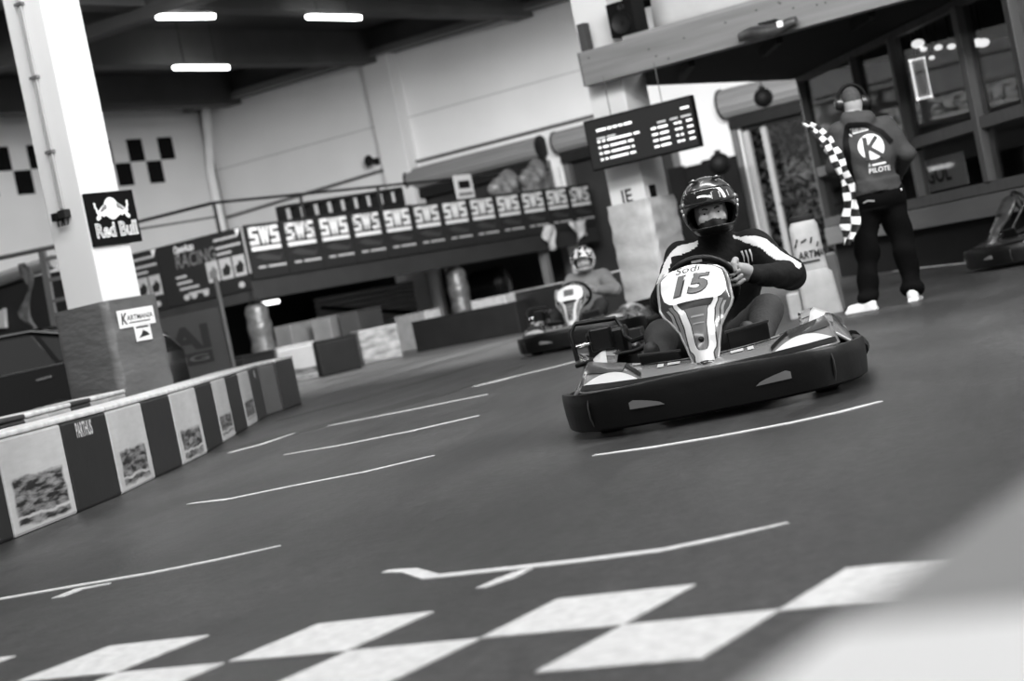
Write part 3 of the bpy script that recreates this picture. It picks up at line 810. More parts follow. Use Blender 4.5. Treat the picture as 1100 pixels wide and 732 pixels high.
# ================================================================== track barriers
def scuff_mat(name, light, lo, hi, seed):
    """white plastic with dark tyre rub across the lower half"""
    mt = bpy.data.materials.new(name); mt.use_nodes = True
    nt = mt.node_tree; b = nt.nodes['Principled BSDF']; L = nt.links.new
    tc = nt.nodes.new('ShaderNodeTexCoord'); sp = nt.nodes.new('ShaderNodeSeparateXYZ'); L(tc.outputs['Object'], sp.inputs[0])
    def noise(scale, detail, st):
        mp = nt.nodes.new('ShaderNodeMapping'); mp.inputs['Scale'].default_value = st; mp.inputs['Location'].default_value = (seed * 3.7, seed * 1.3, 0)
        n = nt.nodes.new('ShaderNodeTexNoise'); n.inputs['Scale'].default_value = scale; n.inputs['Detail'].default_value = detail
        L(tc.outputs['Object'], mp.inputs[0]); L(mp.outputs[0], n.inputs['Vector']); return n.outputs['Fac']
    def rng(s, a, b_, c, d):
        r_ = nt.nodes.new('ShaderNodeMapRange')
        for i, v in enumerate((a, b_, c, d)): r_.inputs[i + 1].default_value = v
        L(s, r_.inputs[0]); return r_.outputs[0]
    def op(o, x, y):
        q = nt.nodes.new('ShaderNodeMath'); q.operation = o
        for i, v in enumerate((x, y)):
            if isinstance(v, (int, float)): q.inputs[i].default_value = v
            else: L(v, q.inputs[i])
        return q.outputs[0]
    n1 = noise(4, 6, (1, 1, 2)); n2 = noise(9, 7, (.7, .6, 4)); n3 = noise(2, 4, (1, 1, 1))
    z = op('ADD', sp.outputs['Z'], op('MULTIPLY', op('SUBTRACT', n1, .5), .07))
    band = op('MULTIPLY', rng(z, lo, lo + .015, 0, 1), rng(z, hi - .02, hi, 1, 0))
    gap = op('MULTIPLY', rng(z, .085, .095, 1, 0), rng(z, .07, .08, 0, 1))
    dark = op('MULTIPLY', band, rng(n2, .36, .60, .45, 1))
    dark = op('MULTIPLY', dark, op('SUBTRACT', 1, gap))
    ax = op('ABSOLUTE', sp.outputs['X'], 0)
    dark = op('MULTIPLY', dark, rng(op('ADD', ax, op('MULTIPLY', op('SUBTRACT', n1, .5), .12)), .36, .40, 1, 0))
    mx = nt.nodes.new('ShaderNodeMix'); mx.data_type = 'RGBA'
    L(dark, mx.inputs['Factor'])
    lv = op('MULTIPLY', rng(n3, .3, .7, g(light) * .8, g(light) * 1.05), rng(n2, .3, .7, .93, 1.04))
    cmb = nt.nodes.new('ShaderNodeCombineColor')
    for i in range(3): L(lv, cmb.inputs[i])
    L(cmb.outputs[0], mx.inputs['A']); mx.inputs['B'].default_value = (g(30), g(30), g(30), 1)
    L(mx.outputs['Result'], b.inputs['Base Color']); b.inputs['Roughness'].default_value = .45
    return mt
M_BDARK = mat('dark_barrier_plastic', 33, .45, .18, 5, .08, 8)
M_BTOP = mat('barrier_top_white', 205, .5, .25, 7)
M_BGREY = mat('barrier_grey_plastic', 86, .45, .15, 4)
BH = .548
pts = [(-13, 600), (17, 579), (84.8, 551.6), (132, 531.8), (168, 513.9), (197.3, 500.4), (223.7, 486.9), (240.3, 476.2), (254, 468), (267, 460), (277.5, 453.5), (287.5, 447)]
gp = [G(*p) for p in pts]
gp[0] = gp[1] + (gp[1] - gp[2]).normalized() * 1.0
gp.insert(0, gp[0] + (gp[0] - gp[1]) * 1.0); gp.insert(0, gp[0] + (gp[0] - gp[1]) * 1.0)
def barrier_block(p, q, depth, face, top, label, group=None, name='barrier_block', h=BH, bev=.018, cap=.03, sign=1):
    """p..q along the visible foot (viewer's left to right); depth goes away from the track"""
    d = q - p; az = math.degrees(math.atan2(d.x, d.y)); fr = Fr((p + q) / 2, az); L2 = d.length / 2
    r_ = empty(name, mw=fr.m)
    MB().span(-L2 + .004, L2 - .004, 0, depth, 0, h - cap).build('body', face, r_, bevel=bev)
    MB().span(-L2 + .004, L2 - .004, -.004, depth, h - cap, h).build('top_edge', top, r_, bevel=.01)
    tag(r_, label, 'barrier', group); return r_
kinds = ['d', 'w', 'd', 'w', 'd', 'w', 'd', 'w', 'd', 'w', 'd', 'w', 'd']
scuffs = {3: (.03, .30), 5: (.03, .26), 7: (.02, .24), 9: (.05, .22), 11: (.06, .24)}
names = {0: 'dark barrier block at the very start of the striped row', 1: 'white barrier block next to the start of the striped row', 3: 'white barrier block with a big rubber-stained rectangle, beside the lettered dark block', 4: 'dark barrier block with small white lettering at its top', 5: 'white barrier block with tyre smears on the far side of the lettered block',
         6: 'plain dark barrier block, second dark one along from the lettered block', 7: 'white barrier block with a tyre-blackened box shape near its foot, mid row', 8: 'plain dark barrier block beyond the blackened white block', 9: 'narrow white barrier block with vertical tyre smears',
         10: 'narrow dark barrier block third from the corner of the row', 11: 'narrow white barrier block next to the corner block', 12: 'dark corner block with a pale spot at the end of the striped row'}
for i in range(0, len(gp) - 1):
    k = kinds[i] if i < len(kinds) else 'd'
    lo, hi = scuffs.get(i, (.03, .25))
    face = M_BDARK if k == 'd' else scuff_mat('scuffed_white_plastic', 190, lo, hi, i + 1)
    o = barrier_block(gp[i], gp[i + 1], .42, face, M_BTOP, names.get(i, 'dark barrier block before the rubber-stained white block'), 'striped barrier row beside the track')
    if i == 4:
        L2 = (gp[i + 1] - gp[i]).length / 2
        lettering('PARTHUS', -L2 * .45, L2 * .25, BH - .14, BH - .05, -.003, M_BTXT, o, 0, .02)
    if i == 12:
        mb = MB(); mb.prism([(.05 + .03 * math.cos(t * .52), BH - .1 + .04 * math.sin(t * .52)) for t in range(12)], -.004, 0); mb.build('pale_spot', M_BTXT3, o)
# end of the row turning away
e = gp[-1]; dirv = Vector((.35, 1, 0)).normalized()
barrier_block(e, e + Vector((.10, .55, 0)), .4, M_BGREY, M_BTOP, 'narrow grey barrier block turning the corner of the striped row')
barrier_block(e + Vector((.11, .6, 0)), e + Vector((.2, 1.5, 0)), .4, M_BDARK, M_BTOP, 'dark barrier block behind the corner of the striped row')
# second row behind the first
def back_row(x, y0, y1, n):
    for k in range(n):
        a, b = y0 + (y1 - y0) * k / n, y0 + (y1 - y0) * (k + 1) / n
        dk_ = k % 3 == 1
        barrier_block(Vector((x, a, 0)), Vector((x, b, 0)), .45, M_BDARK if dk_ else mat('worn_white_plastic', 170, .5, .2, 5), M_BDARK if dk_ else M_BTOP,
                      ('dark' if dk_ else 'white') + ' barrier block of the second row between pillar pad and striped blocks', 'second barrier row', h=.60)
back_row(-3.06, 10.6, 15.0, 7)
# ---------------------------------------------------------------- far barriers at the bend
def far_block(a, b, z1, depth, face, lab, y=None, name='barrier_block'):
    p, q = G(*a), G(*b)
    if y is not None: p, q = D(*a, y), D(*b, y)
    p.z = q.z = 0
    return barrier_block(p, q, depth, face, M_BTOPF if face is not M_BFAR else M_BFAR, lab, None, name, h=z1, bev=.03)
M_SC2 = scuff_mat('scuffed_far_white', 120, .03, .22, 9)
M_BTOPF = mat('barrier_top_pale', 128, .5, .2, 5)
M_BFAR = mat('far_dark_plastic', 19, .6, .2, 4, spec=.15)
far_block((304, 414), (346, 405), .62, .6, M_SC2, 'white barrier block at the far bend with a dark curved tyre smear')
far_block((347, 405), (390, 395.5), .6, .6, M_BFAR, 'dark barrier block between the two pale blocks at the far bend')
far_block((391.5, 392.5), (434, 383.5), .62, .6, mat('smudged_white', 100, .5, .75, 3, stretch=(1, 1, 3)), 'smudged pale barrier block at the far bend with dark blotches')
far_block((270, 424), (303, 415), .62, .6, M_BFAR, 'dark barrier block at the far bend before the curved smear block')
p1, p2 = G(448, 379), G(560, 358)
barrier_block(p1, p2, .6, M_BFAR, M_BFAR, 'long dark barrier running towards the second kart', h=.58)
pw1 = p1 + Vector((-.35, .8, 0)); 
barrier_block(G(434, 380) + Vector((-.15, 1.7, 0)), G(468, 374) + Vector((-.15, 1.7, 0)), .4, M_BTOPF, M_BTOPF, 'white barrier block standing behind the long dark barrier', h=.74)
barrier_block(p1 + (p2 - p1) * .64 + Vector((-.1, .85, 0)), p1 + (p2 - p1) * .97 + Vector((-.1, .85, 0)), .4, M_BTOPF, M_BTOPF, 'white topped barrier behind the far end of the long dark barrier', h=.74)
for (a, b, lab) in (((316, 372), (358, 364), 'pale grey block of the low wall behind the curved smear block'), ((358, 364), (388, 358), 'pale grey block of the low wall behind the dark far block'), ((388, 358), (414, 352), 'darker block of the low wall under the corrugated shutter')):
    p, q = D(*a, 35.0), D(*b, 36.0); p.z = q.z = 0
    barrier_block(p, q, .4, M_BGREY if 'pale' in lab else M_DECKB, M_BGREY if 'pale' in lab else M_DECKB, lab, name='low_wall_block', h=1.0)
far_block((556, 357), (700, 338), .75, .3, M_DARKSTEEL, 'low dark grey barrier running behind the second kart')
# ---------------------------------------------------------------- barrier right in front of the photographer
zt_ = CAM_H - .16
e1p, e2p = G(800, 732, zt_), G(1100, 512, zt_)
dd = (e2p - e1p); dd.z = 0; dd.normalize(); nn = Vector((dd.y, -dd.x, 0))
def near_block(a, b, lab, mt):
    fr = Fr(e1p + dd * ((a + b) / 2), math.degrees(math.atan2(dd.x, dd.y)))
    r_ = empty('barrier_block', mw=fr.m); L2 = (b - a) / 2
    MB().span(-L2, L2, -.5, 0, 0, zt_ - .02).build('body', mt, r_, bevel=.02)
    MB().span(-L2, L2, -.5, 0, zt_ - .02, zt_).build('top_edge', mt, r_, bevel=.01)
    tag(r_, lab, 'barrier')
near_block(-.6, .09, 'white barrier block right under the lens beside the checkered line', mat('near_white_plastic', 246, .5))
near_block(.095, 1.0, 'grey barrier block adjoining the white one beside the checkered line', mat('near_grey_plastic', 150, .5))
# ================================================================== timber pit house
M_WOOD = mat('planed_timber', 122, .6, .18, 2.2, .1, 20, stretch=(.35, 3, 5), detail=6)
M_WOODD = mat('timber_end', 60, .7, .2, 6)
M_WOODP = mat('varnished_post', 70, .5, .15, 3, stretch=(4, 4, .5))
M_BOARD = mat('grey_wall_board', 92, .7, .12, 2, stretch=(.4, 3, 3))
M_SOFF = mat('dark_soffit', 14, .8, .2, 1, spec=.15)
def glass_mat():
    mt = bpy.data.materials.new('window_glass'); mt.use_nodes = True; nt = mt.node_tree
    nt.nodes.remove(nt.nodes['Principled BSDF'])
    tr = nt.nodes.new('ShaderNodeBsdfTransparent'); tr.inputs[0].default_value = (.85, .85, .85, 1)
    gl = nt.nodes.new('ShaderNodeBsdfGlossy'); gl.inputs['Roughness'].default_value = .03
    lw = nt.nodes.new('ShaderNodeLayerWeight'); lw.inputs[0].default_value = .5
    pw_ = nt.nodes.new('ShaderNodeMath'); pw_.operation = 'POWER'; pw_.inputs[1].default_value = 5.0; nt.links.new(lw.outputs['Facing'], pw_.inputs[0])
    fr_ = nt.nodes.new('ShaderNodeMath'); fr_.operation = 'MULTIPLY_ADD'; fr_.inputs[1].default_value = .4; fr_.inputs[2].default_value = .05; nt.links.new(pw_.outputs[0], fr_.inputs[0])
    mx = nt.nodes.new('ShaderNodeMixShader'); out = nt.nodes['Material Output']
    nt.links.new(fr_.outputs[0], mx.inputs[0]); nt.links.new(tr.outputs[0], mx.inputs[1]); nt.links.new(gl.outputs[0], mx.inputs[2]); nt.links.new(mx.outputs[0], out.inputs[0])
    return mt
M_GLASS = glass_mat()
# big beam in front of the screen pillar
FWb = Fr(FRl.w(0, -.30), AZB)
ub0 = FWb.uv(622, 62)[0]
zbw, ztw = FWb.uv(700, 75)[1], FWb.uv(700, 42)[1]
zbw = (FWb.uv(629, 96)[1] + FWb.uv(860, 27)[1]) / 2; ztw = zbw + .40
wb_ = empty('timber_beam', mw=FWb.m)
MB().span(ub0, ub0 + 9, 0, .22, zbw, ztw).build('beam', M_WOOD, wb_, bevel=.008)
MB().span(ub0 - .012, ub0, 0, .22, zbw, ztw).build('end_cap', M_WOODD, wb_)
MB().span(ub0 + .6, ub0 + 9, .02, .3, ztw, ztw + .045).build('capping_board', mat('pale_batten', 140, .6, .1, 3), wb_)
rnd = random.Random(3)
for k in range(16):
    x_, z_ = ub0 + rnd.uniform(.08, 3.6), zbw + rnd.uniform(.05, .36)
    mb = MB(); mb.prism([(x_ + .014 * math.cos(t * 1.05), z_ + .011 * math.sin(t * 1.05)) for t in range(6)], -.003, .001); mb.build('knot', M_WOODD, wb_)
tag(wb_, 'thick planed timber beam with knots, carrying the speaker', 'beam')
st_ = MB().span(ub0 + .02, ub0 + .12, .05, .18, ztw, ztw + .33).build('timber_stub', M_WOODD, mw=FWb.m, bevel=.005); tag(st_, 'short dark timber stub standing on the beam end', 'post')
# speaker
u_ = FWb.uv(669, 28)[0]
sp_ = empty('loudspeaker', mw=FWb.m @ Matrix.Translation((u_, .0, ztw + .005)))
hw_ = (FWb.uv(683, 20)[0] - FWb.uv(655, 27)[0]) / 2; hs = .44
MB().span(-hw_, hw_, 0, .3, 0.045, hs).build('cabinet', M_BLACK, sp_, bevel=.012)
mb = MB(); mb.lathe([(.03, 0), (.10, .012), (.125, .03), (.13, .0)], 20, Matrix.Translation((0, -.002, .19)) @ Matrix.Rotation(R(90), 4, 'X')); mb.build('woofer', M_DARKSTEEL, sp_, smooth=40)
mb = MB(); mb.lathe([(.01, .0), (.035, .01), (.045, .0)], 14, Matrix.Translation((0.02, -.002, .37)) @ Matrix.Rotation(R(90), 4, 'X')); mb.build('tweeter', M_DARKSTEEL, sp_, smooth=40)
tag(sp_, 'black loudspeaker standing on the timber beam', 'speaker')
# spun dark shade above the speaker, hung from the roof
f = Fr(FWb.w(0, .9), AZB); u_, z_ = f.uv(690, 4)
ds = empty('pendant_shade', mw=f.m @ Matrix.Translation((u_, 0, z_)))
mb = MB(); mb.lathe([(.02, .30), (.12, .26), (.24, .12), (.28, 0), (.26, -.02), (.2, .1), (.02, .2)], 20); mb.build('shade', M_BLACK, ds, smooth=60)
MB().tube([(0, 0, .28), (0, 0, 8.4 - z_)], .012, 6).build('cord', M_BLACK, ds); tag(ds, 'dark pendant shade hanging behind the timber beam', 'lamp')
# pale canopy cloth behind the beam
f = Fr(FWb.w(0, .45), AZB); u0 = f.uv(690, 20)[0]; P = []
for i in range(13):
    t = i / 12; row = []
    for j in range(17):
        s_ = j / 16
        sag = .32 * math.sin(math.pi * s_) * (1 - t) ** 1
        row.append((u0 + .05 + s_ * 4.2, .15 + .5 * t * t + .10 * math.sin(8 * t + 5 * s_) * t * (1 - t), ztw + .06 + t * 1.5 - sag * .25 * t))
    P.append(row)
o = MB().grid(P).build('canopy_cloth', mat('pale_canopy', 186, .7, .12, 1.5), mw=f.m, smooth=70, solid=.01); tag(o, 'pale sagging canopy cloth above the timber beam', 'cloth')
# heater lamp under the beam
f = Fr(FWb.w(0, -.05), AZB); a, b = f.uv(800, 52), f.uv(862, 39)
hl = empty('heater_lamp', mw=f.m @ Matrix.Translation(((a[0] + b[0]) / 2, -.08, zbw + .06)))
L2 = (b[0] - a[0]) / 2
mb = MB(); rings = []
for i in range(9):
    x_ = -L2 + 2 * L2 * i / 8; sc_ = .6 + .4 * math.sin(math.pi * (i + .6) / 9.2)
    rings.append([(x_, -.07 * sc_ * math.cos(q * .52), .075 * sc_ * math.sin(q * .52) + .02 * math.sin(i)) for q in range(12)])
mb.loft(rings).build('reflector', mat('dull_chrome', 110, .3, .3, 8, metal=.8), hl, smooth=60)
MB().span(L2 * .45, L2 * .6, -.09, -.02, -.01, .05).build('bulb_end', mat('bulb_end', 240, .4, emit=.6), hl)
MB().span(-.1, .1, -.0, .09, .02, .1).build('bracket', M_DARKSTEEL, hl); tag(hl, 'dull metal heater lamp fixed to the face of the timber beam', 'lamp')
# soffit between beam and house
FH = Fr(G(1000, 287), 172.0)
uL, uR = FH.uv(858, 100)[0], (23.77 - 20.1) / math.cos(R(8))
pA, pB = FWb.w(FWb.uv(680, 90)[0] + .1, .24), FWb.w(ub0 + 5.2, .24)
pC = FH.w(uR, 0); pD = FH.w(uL - .2, 0)
pE = G(690, 94, zbw)
poly = [(p_[0], p_[1]) for p_ in (pA, pB, pC + FH.y * 3.6, pD + FH.y * 3.6, pD, pE)]
so_ = MB().slab(poly, zbw + .02, zbw + .12).build('soffit', M_SOFF); tag(so_, 'dark roof soffit between the timber beam and the pit house', kind='structure')
for k in range(4):
    t = (k + .5) / 4; a = pA.lerp(pB, t); b = pE.lerp(pC, t)
    MB().bar((a.x, a.y, zbw - .02), (b.x, b.y, zbw - .02), .08, .1).build('rafter', M_BLACK, so_)

hs_ = empty('pit_house', mw=FH.m)
tag(hs_, 'timber framed pit house with large panes and grey boarding', 'house')
zbd0, zbd1 = .49, .74
ztop = zbw + .05
MB().span(uL, uR, .08, .2, 0, zbd0).build('plinth', mat('plinth_dark', 14, .8, .2, 2, spec=.15), hs_)
MB().span(uL, uR, -.03, .1, zbd0, zbd1).build('wall_board', M_BOARD, hs_, bevel=.01)
MB().span(uL, uR, -.01, .12, zbd1 + .01, .88).build('bottom_rail', M_WOODP, hs_, bevel=.01)
zr0, zr1 = FH.uv(1000, 153)[1] - .02, FH.uv(1000, 153)[1] + .12
MB().span(uL, uR, -.01, .12, zr0, zr1).build('middle_rail', M_WOODP, hs_, bevel=.01)
MB().span(uL, uR, -.01, .14, ztop - .12, ztop).build('top_plate', M_WOODD, hs_)
posts = [FH.uv(867, 130)[0], FH.uv(920, 90)[0], FH.uv(969, 110)[0], FH.uv(1043, 95)[0], FH.uv(1091, 40)[0] , uR]
wds = [.05, .05, .09, .16, .12, .12]
for u_, w_ in zip(posts, wds):
    MB().span(u_ - w_ / 2, u_ + w_ / 2, -.04, .12, .88, ztop - .1).build('post', M_WOODP, hs_, bevel=.008)
for a, b in zip(posts[:-1], posts[1:]):
    for (z0_, z1_) in ((.88, zr0), (zr1, ztop - .12)):
        MB().span(a, b, .05, .06, z0_, z1_).build('pane', M_GLASS, hs_)
# inside of the house
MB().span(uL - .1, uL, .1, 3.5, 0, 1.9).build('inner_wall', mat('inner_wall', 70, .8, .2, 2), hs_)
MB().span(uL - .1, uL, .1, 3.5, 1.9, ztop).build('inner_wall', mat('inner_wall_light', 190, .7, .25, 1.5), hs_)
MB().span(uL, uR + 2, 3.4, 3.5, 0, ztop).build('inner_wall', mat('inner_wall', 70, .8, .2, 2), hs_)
MB().span(uL, uR + 2, 3.36, 3.4, 2.2, 2.75).build('inner_frieze', mat('inner_frieze', 150, .7), hs_)
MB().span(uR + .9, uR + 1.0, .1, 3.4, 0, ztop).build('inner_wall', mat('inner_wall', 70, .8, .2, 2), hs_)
MB().span(uR + .06, uR + 1.0, .06, .14, 0, ztop).build('end_wall', M_BOARD, hs_)
MB().span(uL, uR + 2, .2, 3.4, .0, .04).build('inner_floor', M_SOFF, hs_)
bn = empty('indoor_banner', mw=FH.m @ Matrix.Translation((FH.uv(1012, 186, .25)[0], .25, 0)))
zi = FH.uv(1012, 186, .25)[1]
MB().span(-.75, .75, 0, .02, zi - .2, zi + .2).build('sheet', mat('indoor_banner_grey', 130, .6), bn)
lettering('IGOL', -.62, .3, zi - .11, zi + .11, -.006, M_INK, bn, 0, .03)
MB().span(-.7, .7, .0, .06, .04, zi - .2).build('stand', M_SOFF, bn)
tag(bn, 'grey oil banner with dark letters behind the lower pane of the pit house', 'banner')
fq = Fr(FH.w(FH.uv(987, 84, .45)[0], .45), 104)  # glowing frame behind the glass imitates a lamp reflected in the pane
fr2 = empty('lamp_reflection', mw=fq.m @ Matrix.Translation((0, 0, FH.uv(987, 84, .45)[1])))
M_REFL = lamp_mat('pane_glow', 1.3)
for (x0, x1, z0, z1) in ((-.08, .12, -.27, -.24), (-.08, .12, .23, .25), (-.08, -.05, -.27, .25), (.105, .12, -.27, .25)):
    MB().span(x0, x1, 0, .03, z0, z1).build('reflection_edge', M_REFL, fr2)
MB().span(-.08, .12, .03, .06, -.27, .25).build('panel', mat('reflection_panel', 150, .5), fr2)
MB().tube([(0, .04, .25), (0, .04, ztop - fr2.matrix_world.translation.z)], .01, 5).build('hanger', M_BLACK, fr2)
tag(fr2, 'small glowing frame standing in for a lamp reflected in the pit house pane', 'reflection')
for k, (px, py, r_, y_) in enumerate(((986, 47, .055, .25), (992, 53, .03, .3), (1008, 51, .035, .25), (1022, 50, .035, .25), (1050, 46, .05, .3), (1001, 62, .025, .4), (985, 68, .04, .5), (1056, 46, .05, .3))):  # glowing blobs stand in for lamp reflections in the glass
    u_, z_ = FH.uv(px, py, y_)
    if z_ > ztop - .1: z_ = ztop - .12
    p_ = empty('bulb_reflection', mw=FH.m @ Matrix.Translation((u_, y_, z_)))
    mb = MB(); mb.sphere((0, 0, 0), (r_ * 1.5, r_ * 1.5, r_), 12, 8); mb.build('glow', M_REFL, p_, smooth=70)
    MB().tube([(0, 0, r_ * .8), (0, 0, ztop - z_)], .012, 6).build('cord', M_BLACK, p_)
    tag(p_, 'lit bulb standing in for a lamp reflection in the upper panes of the pit house', 'lamp', 'lamp reflections in the pit house panes')

# ================================================================== roller doors in the long wall
M_ROLL = mat('roller_steel', 128, .45, .12, 2, stretch=(.3, 4, 4))
def roll_door(d, zr, rad, lab, leaf, ribs=7):
    r_ = empty('roller_door', mw=FB.m)
    mb = MB()
    n = 28; rings = []
    for x_ in (d[0], d[1]):
        rings.append([(x_, -rad * .9 + rad * (1 + .05 * (k % 2)) * math.cos(2 * math.pi * k / n), zr + rad * (1 + .05 * (k % 2)) * math.sin(2 * math.pi * k / n)) for k in range(n)])
    mb.loft(rings).build('roll', M_ROLL, r_)
    for x_ in (d[0] - .05, d[1]):
        mb = MB(); mb.lathe([(rad * 1.12, 0), (rad * 1.12, .05)], 20, Matrix.Translation((x_, -rad * .9, zr)) @ Matrix.Rotation(R(90), 4, 'Y')); mb.build('end_plate', M_DARKSTEEL, r_, smooth=40)
    MB().span(d[0], d[1], -.25, -.05, zr - rad - .28, zr - rad - .02).build('lintel', M_DARKSTEEL, r_)
    if leaf: MB().span(d[0] + .1, d[1] - .1, .1, .15, 0, zr - rad - .1).build('door_leaf', mat('dark_door_leaf', 34, .5, .3, 1.2), r_)
    for x_ in (d[0] + .02, d[1] - .02): MB().span(x_ - .08, x_ + .08, -.1, .12, 0, zr - rad - .1).build('guide', M_MIDSTEEL, r_)
    tag(r_, lab, 'door'); return r_
zA = FB.uv(515, 180)[1]
roll_door((dA[0], dA[1]), 4.28, .27, 'rolled-up grey roller door above the small white notice', True)
roll_door((dB[0], dB[1]), 4.28, .27, 'rolled-up grey roller door behind the timing screen', True)
rdC = roll_door((dC[0], dC[1]), 4.18, .34, 'rolled-up roller door with hedge showing through its glass', False)
# glazed screen in the third doorway
gs = empty('glazed_screen', mw=FB.m @ Matrix.Translation((dC[0], 0, 0)))
M_JAMB = mat('pale_jamb', 170, .5)
for x_, w_ in ((.28, .14), (.75, .14), (2.2, .1), (3.9, .1), (5.6, .1)):
    MB().span(x_ - w_ / 2, x_ + w_ / 2, .02, .14, 0, 3.5).build('jamb', M_JAMB if x_ < 1 else M_DARKSTEEL, gs)
MB().span(.2, 6.0, .02, .14, 3.45, 3.6).build('head_rail', M_DARKSTEEL, gs)
MB().span(.75, 6.0, .02, .14, 1.5, 1.6).build('middle_rail', M_DARKSTEEL, gs)
for a, b in ((.75, 2.2), (2.2, 3.9), (3.9, 5.6)):
    MB().span(a, b, .07, .08, .1, 3.45).build('pane', M_GLASS, gs)
tag(gs, 'glazed screen with pale jambs standing in the third roller doorway', 'screen')
# hedge outside
rnd = random.Random(11)
mbh = MB()
for k in range(6200):
    x_, y_, z_ = rnd.uniform(-3, 9), rnd.gauss(0, .35), rnd.uniform(.1, 5.2)
    s_ = rnd.uniform(.05, .14); a1, a2 = rnd.uniform(0, 6.3), rnd.uniform(-1, 1)
    u1 = Vector((math.cos(a1), math.sin(a1) * .6, math.sin(a2))) * s_; u2 = Vector((-math.sin(a1) * .4, math.cos(a1) * .3, math.cos(a2))) * s_ * .6
    c_ = Vector((x_, y_, z_)); mbh.add([c_ - u1, c_ + u2, c_ + u1, c_ - u2], [(0, 1, 2, 3)])
hdg = empty('hedge', mw=FB.m @ Matrix.Translation((dC[0], 3.4, 0))); tag(hdg, 'leafy hedge outdoors behind the glazed doorway', 'hedge')
hd = mbh.build('foliage', mat('hedge_leaves', 120, .5, .4, 3), hdg, fixn=False); hd['kind'] = 'stuff'
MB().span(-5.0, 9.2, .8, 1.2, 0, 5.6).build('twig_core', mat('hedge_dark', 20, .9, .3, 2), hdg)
# black globe lamps
for (px, py, off, r_, lab) in ((820, 105, -6, .20, 'black globe lamp hanging before the third roller door'), (773, 176, -8, .22, 'black globe lamp on a stand left of the pale door jambs')):
    f = Fr(FB.w(0, off), AZB); u_, z_ = f.uv(px, py)
    o = empty('globe_lamp', mw=f.m @ Matrix.Translation((u_, 0, z_)))
    mb = MB(); mb.sphere((0, 0, 0), r_, 16, 10); mb.build('globe', M_BLACK, o, smooth=60)
    mb = MB(); mb.lathe([(.06, r_ * .9), (.07, r_ * 1.15), (.03, r_ * 1.25)], 10); mb.build('neck', M_DARKSTEEL, o)
    if off == -6: MB().tube([(0, 0, r_), (0, 0, 8.4 - z_)], .012, 5).build('cord', M_BLACK, o)
    else: MB().tube([(0, 0, -z_), (0, 0, -r_ * .9)], .04, 8).build('stand', M_BLACK, o)
    tag(o, lab.replace('left of', 'beside'), 'lamp')

# dark hoarding between the screen pillar and the glazed doorway
f = Fr(FB.w(0, -1.2), AZB); a, zt_ = f.uv(716, 182); b = f.uv(797, 200)[0]
hg = empty('hoarding', mw=f.m @ Matrix.Translation((a, 0, 0))); wdt = b - a
for k in range(4):
    MB().span(wdt * k / 4 + .01, wdt * (k + 1) / 4 - .01, 0, .06, 0, zt_ - .05 * (k % 2)).build('panel', mat('hoarding_dark', 20, .7, .35, 1.5, spec=.15), hg)
MB().span(0, wdt, .06, .12, .6, .7).build('rail', M_DARKSTEEL, hg)
for x_ in (.1, wdt - .1): MB().span(x_ - .05, x_ + .05, .06, .14, 0, zt_ - .1).build('post', M_DARKSTEEL, hg)
tag(hg, 'low dark hoarding of four panels between the screen pillar and the glazed doorway', 'hoarding')
# ================================================================== rental karts (local: +y forward, +x driver's right, z up)
M_KBLK = mat('kart_black_plastic', 9, .4, .25, 6, .12, 14, spec=.3)
M_KGREY = mat('kart_panel_grey', 118, .22, .08, 5, coat=.6)
M_KDGREY = mat('kart_panel_dark', 62, .22, .1, 5, coat=.6)
M_KWHITE = mat('kart_graphic_white', 205, .3, coat=.4)
M_KLIGHT = mat('kart_graphic_pale', 140, .3, coat=.4)
M_TYRE = mat('tyre_rubber', 26, .75, .1, 8)
M_RIM = mat('rim_metal', 150, .35, metal=.7)
M_FRAME = mat('frame_tube', 44, .35, coat=.3)
M_SEAT = mat('seat_shell', 24, .4)
M_CHROME = mat('chrome', 200, .15, metal=1.0)
def interp(tab, t):
    for (a, va), (b, vb) in zip(tab[:-1], tab[1:]):
        if t <= b: 
            q = (t - a) / (b - a) if b > a else 0; q = max(0, min(1, q)); q = q * q * (3 - 2 * q) * .5 + q * .5
            return va + (vb - va) * q
    return tab[-1][1]
# bumper plan curve
PLAN = [(0, .95), (.16, .948), (.30, .93), (.44, .885), (.55, .81), (.63, .70), (.68, .56), (.705, .42), (.71, .28), (.705, .16), (.685, .08)]
def plan_full(): return [(-x, y) for x, y in PLAN[::-1]] + PLAN[1:]
def nose_c(t):   # centre line of the nose panel
    return interp([(0, .775), (.3, .70), (.6, .585), (.8, .52), (1, .45)], t), interp([(0, .225), (1, .668)], t)
def nose_w(t): return interp([(0, .046), (.1, .056), (.25, .072), (.38, .090), (.47, .118), (.54, .155), (.60, .170), (.66, .168), (.76, .166), (.88, .158), (.95, .125), (1, .08)], t)
def nose_pt(x, t, off=0.0):
    y, z = nose_c(t); w_ = nose_w(t); s_ = max(-1, min(1, x / w_))
    b = .055 * (1 - s_ * s_) + off
    return (x, y + b * .93, z + b * .35)
def nose_t(z): return max(0, min(1, (z - .225) / .443))
def nose_patch(name, mt, par, t0, t1, xl, xr, off, n=14, m_=8):
    P = []
    for i in range(n + 1):
        t = t0 + (t1 - t0) * i / n; a, b = xl(t), xr(t)
        P.append([nose_pt(a + (b - a) * j / m_, t, off) for j in range(m_ + 1)])
    return MB().grid(P).build(name, mt, par, smooth=60)
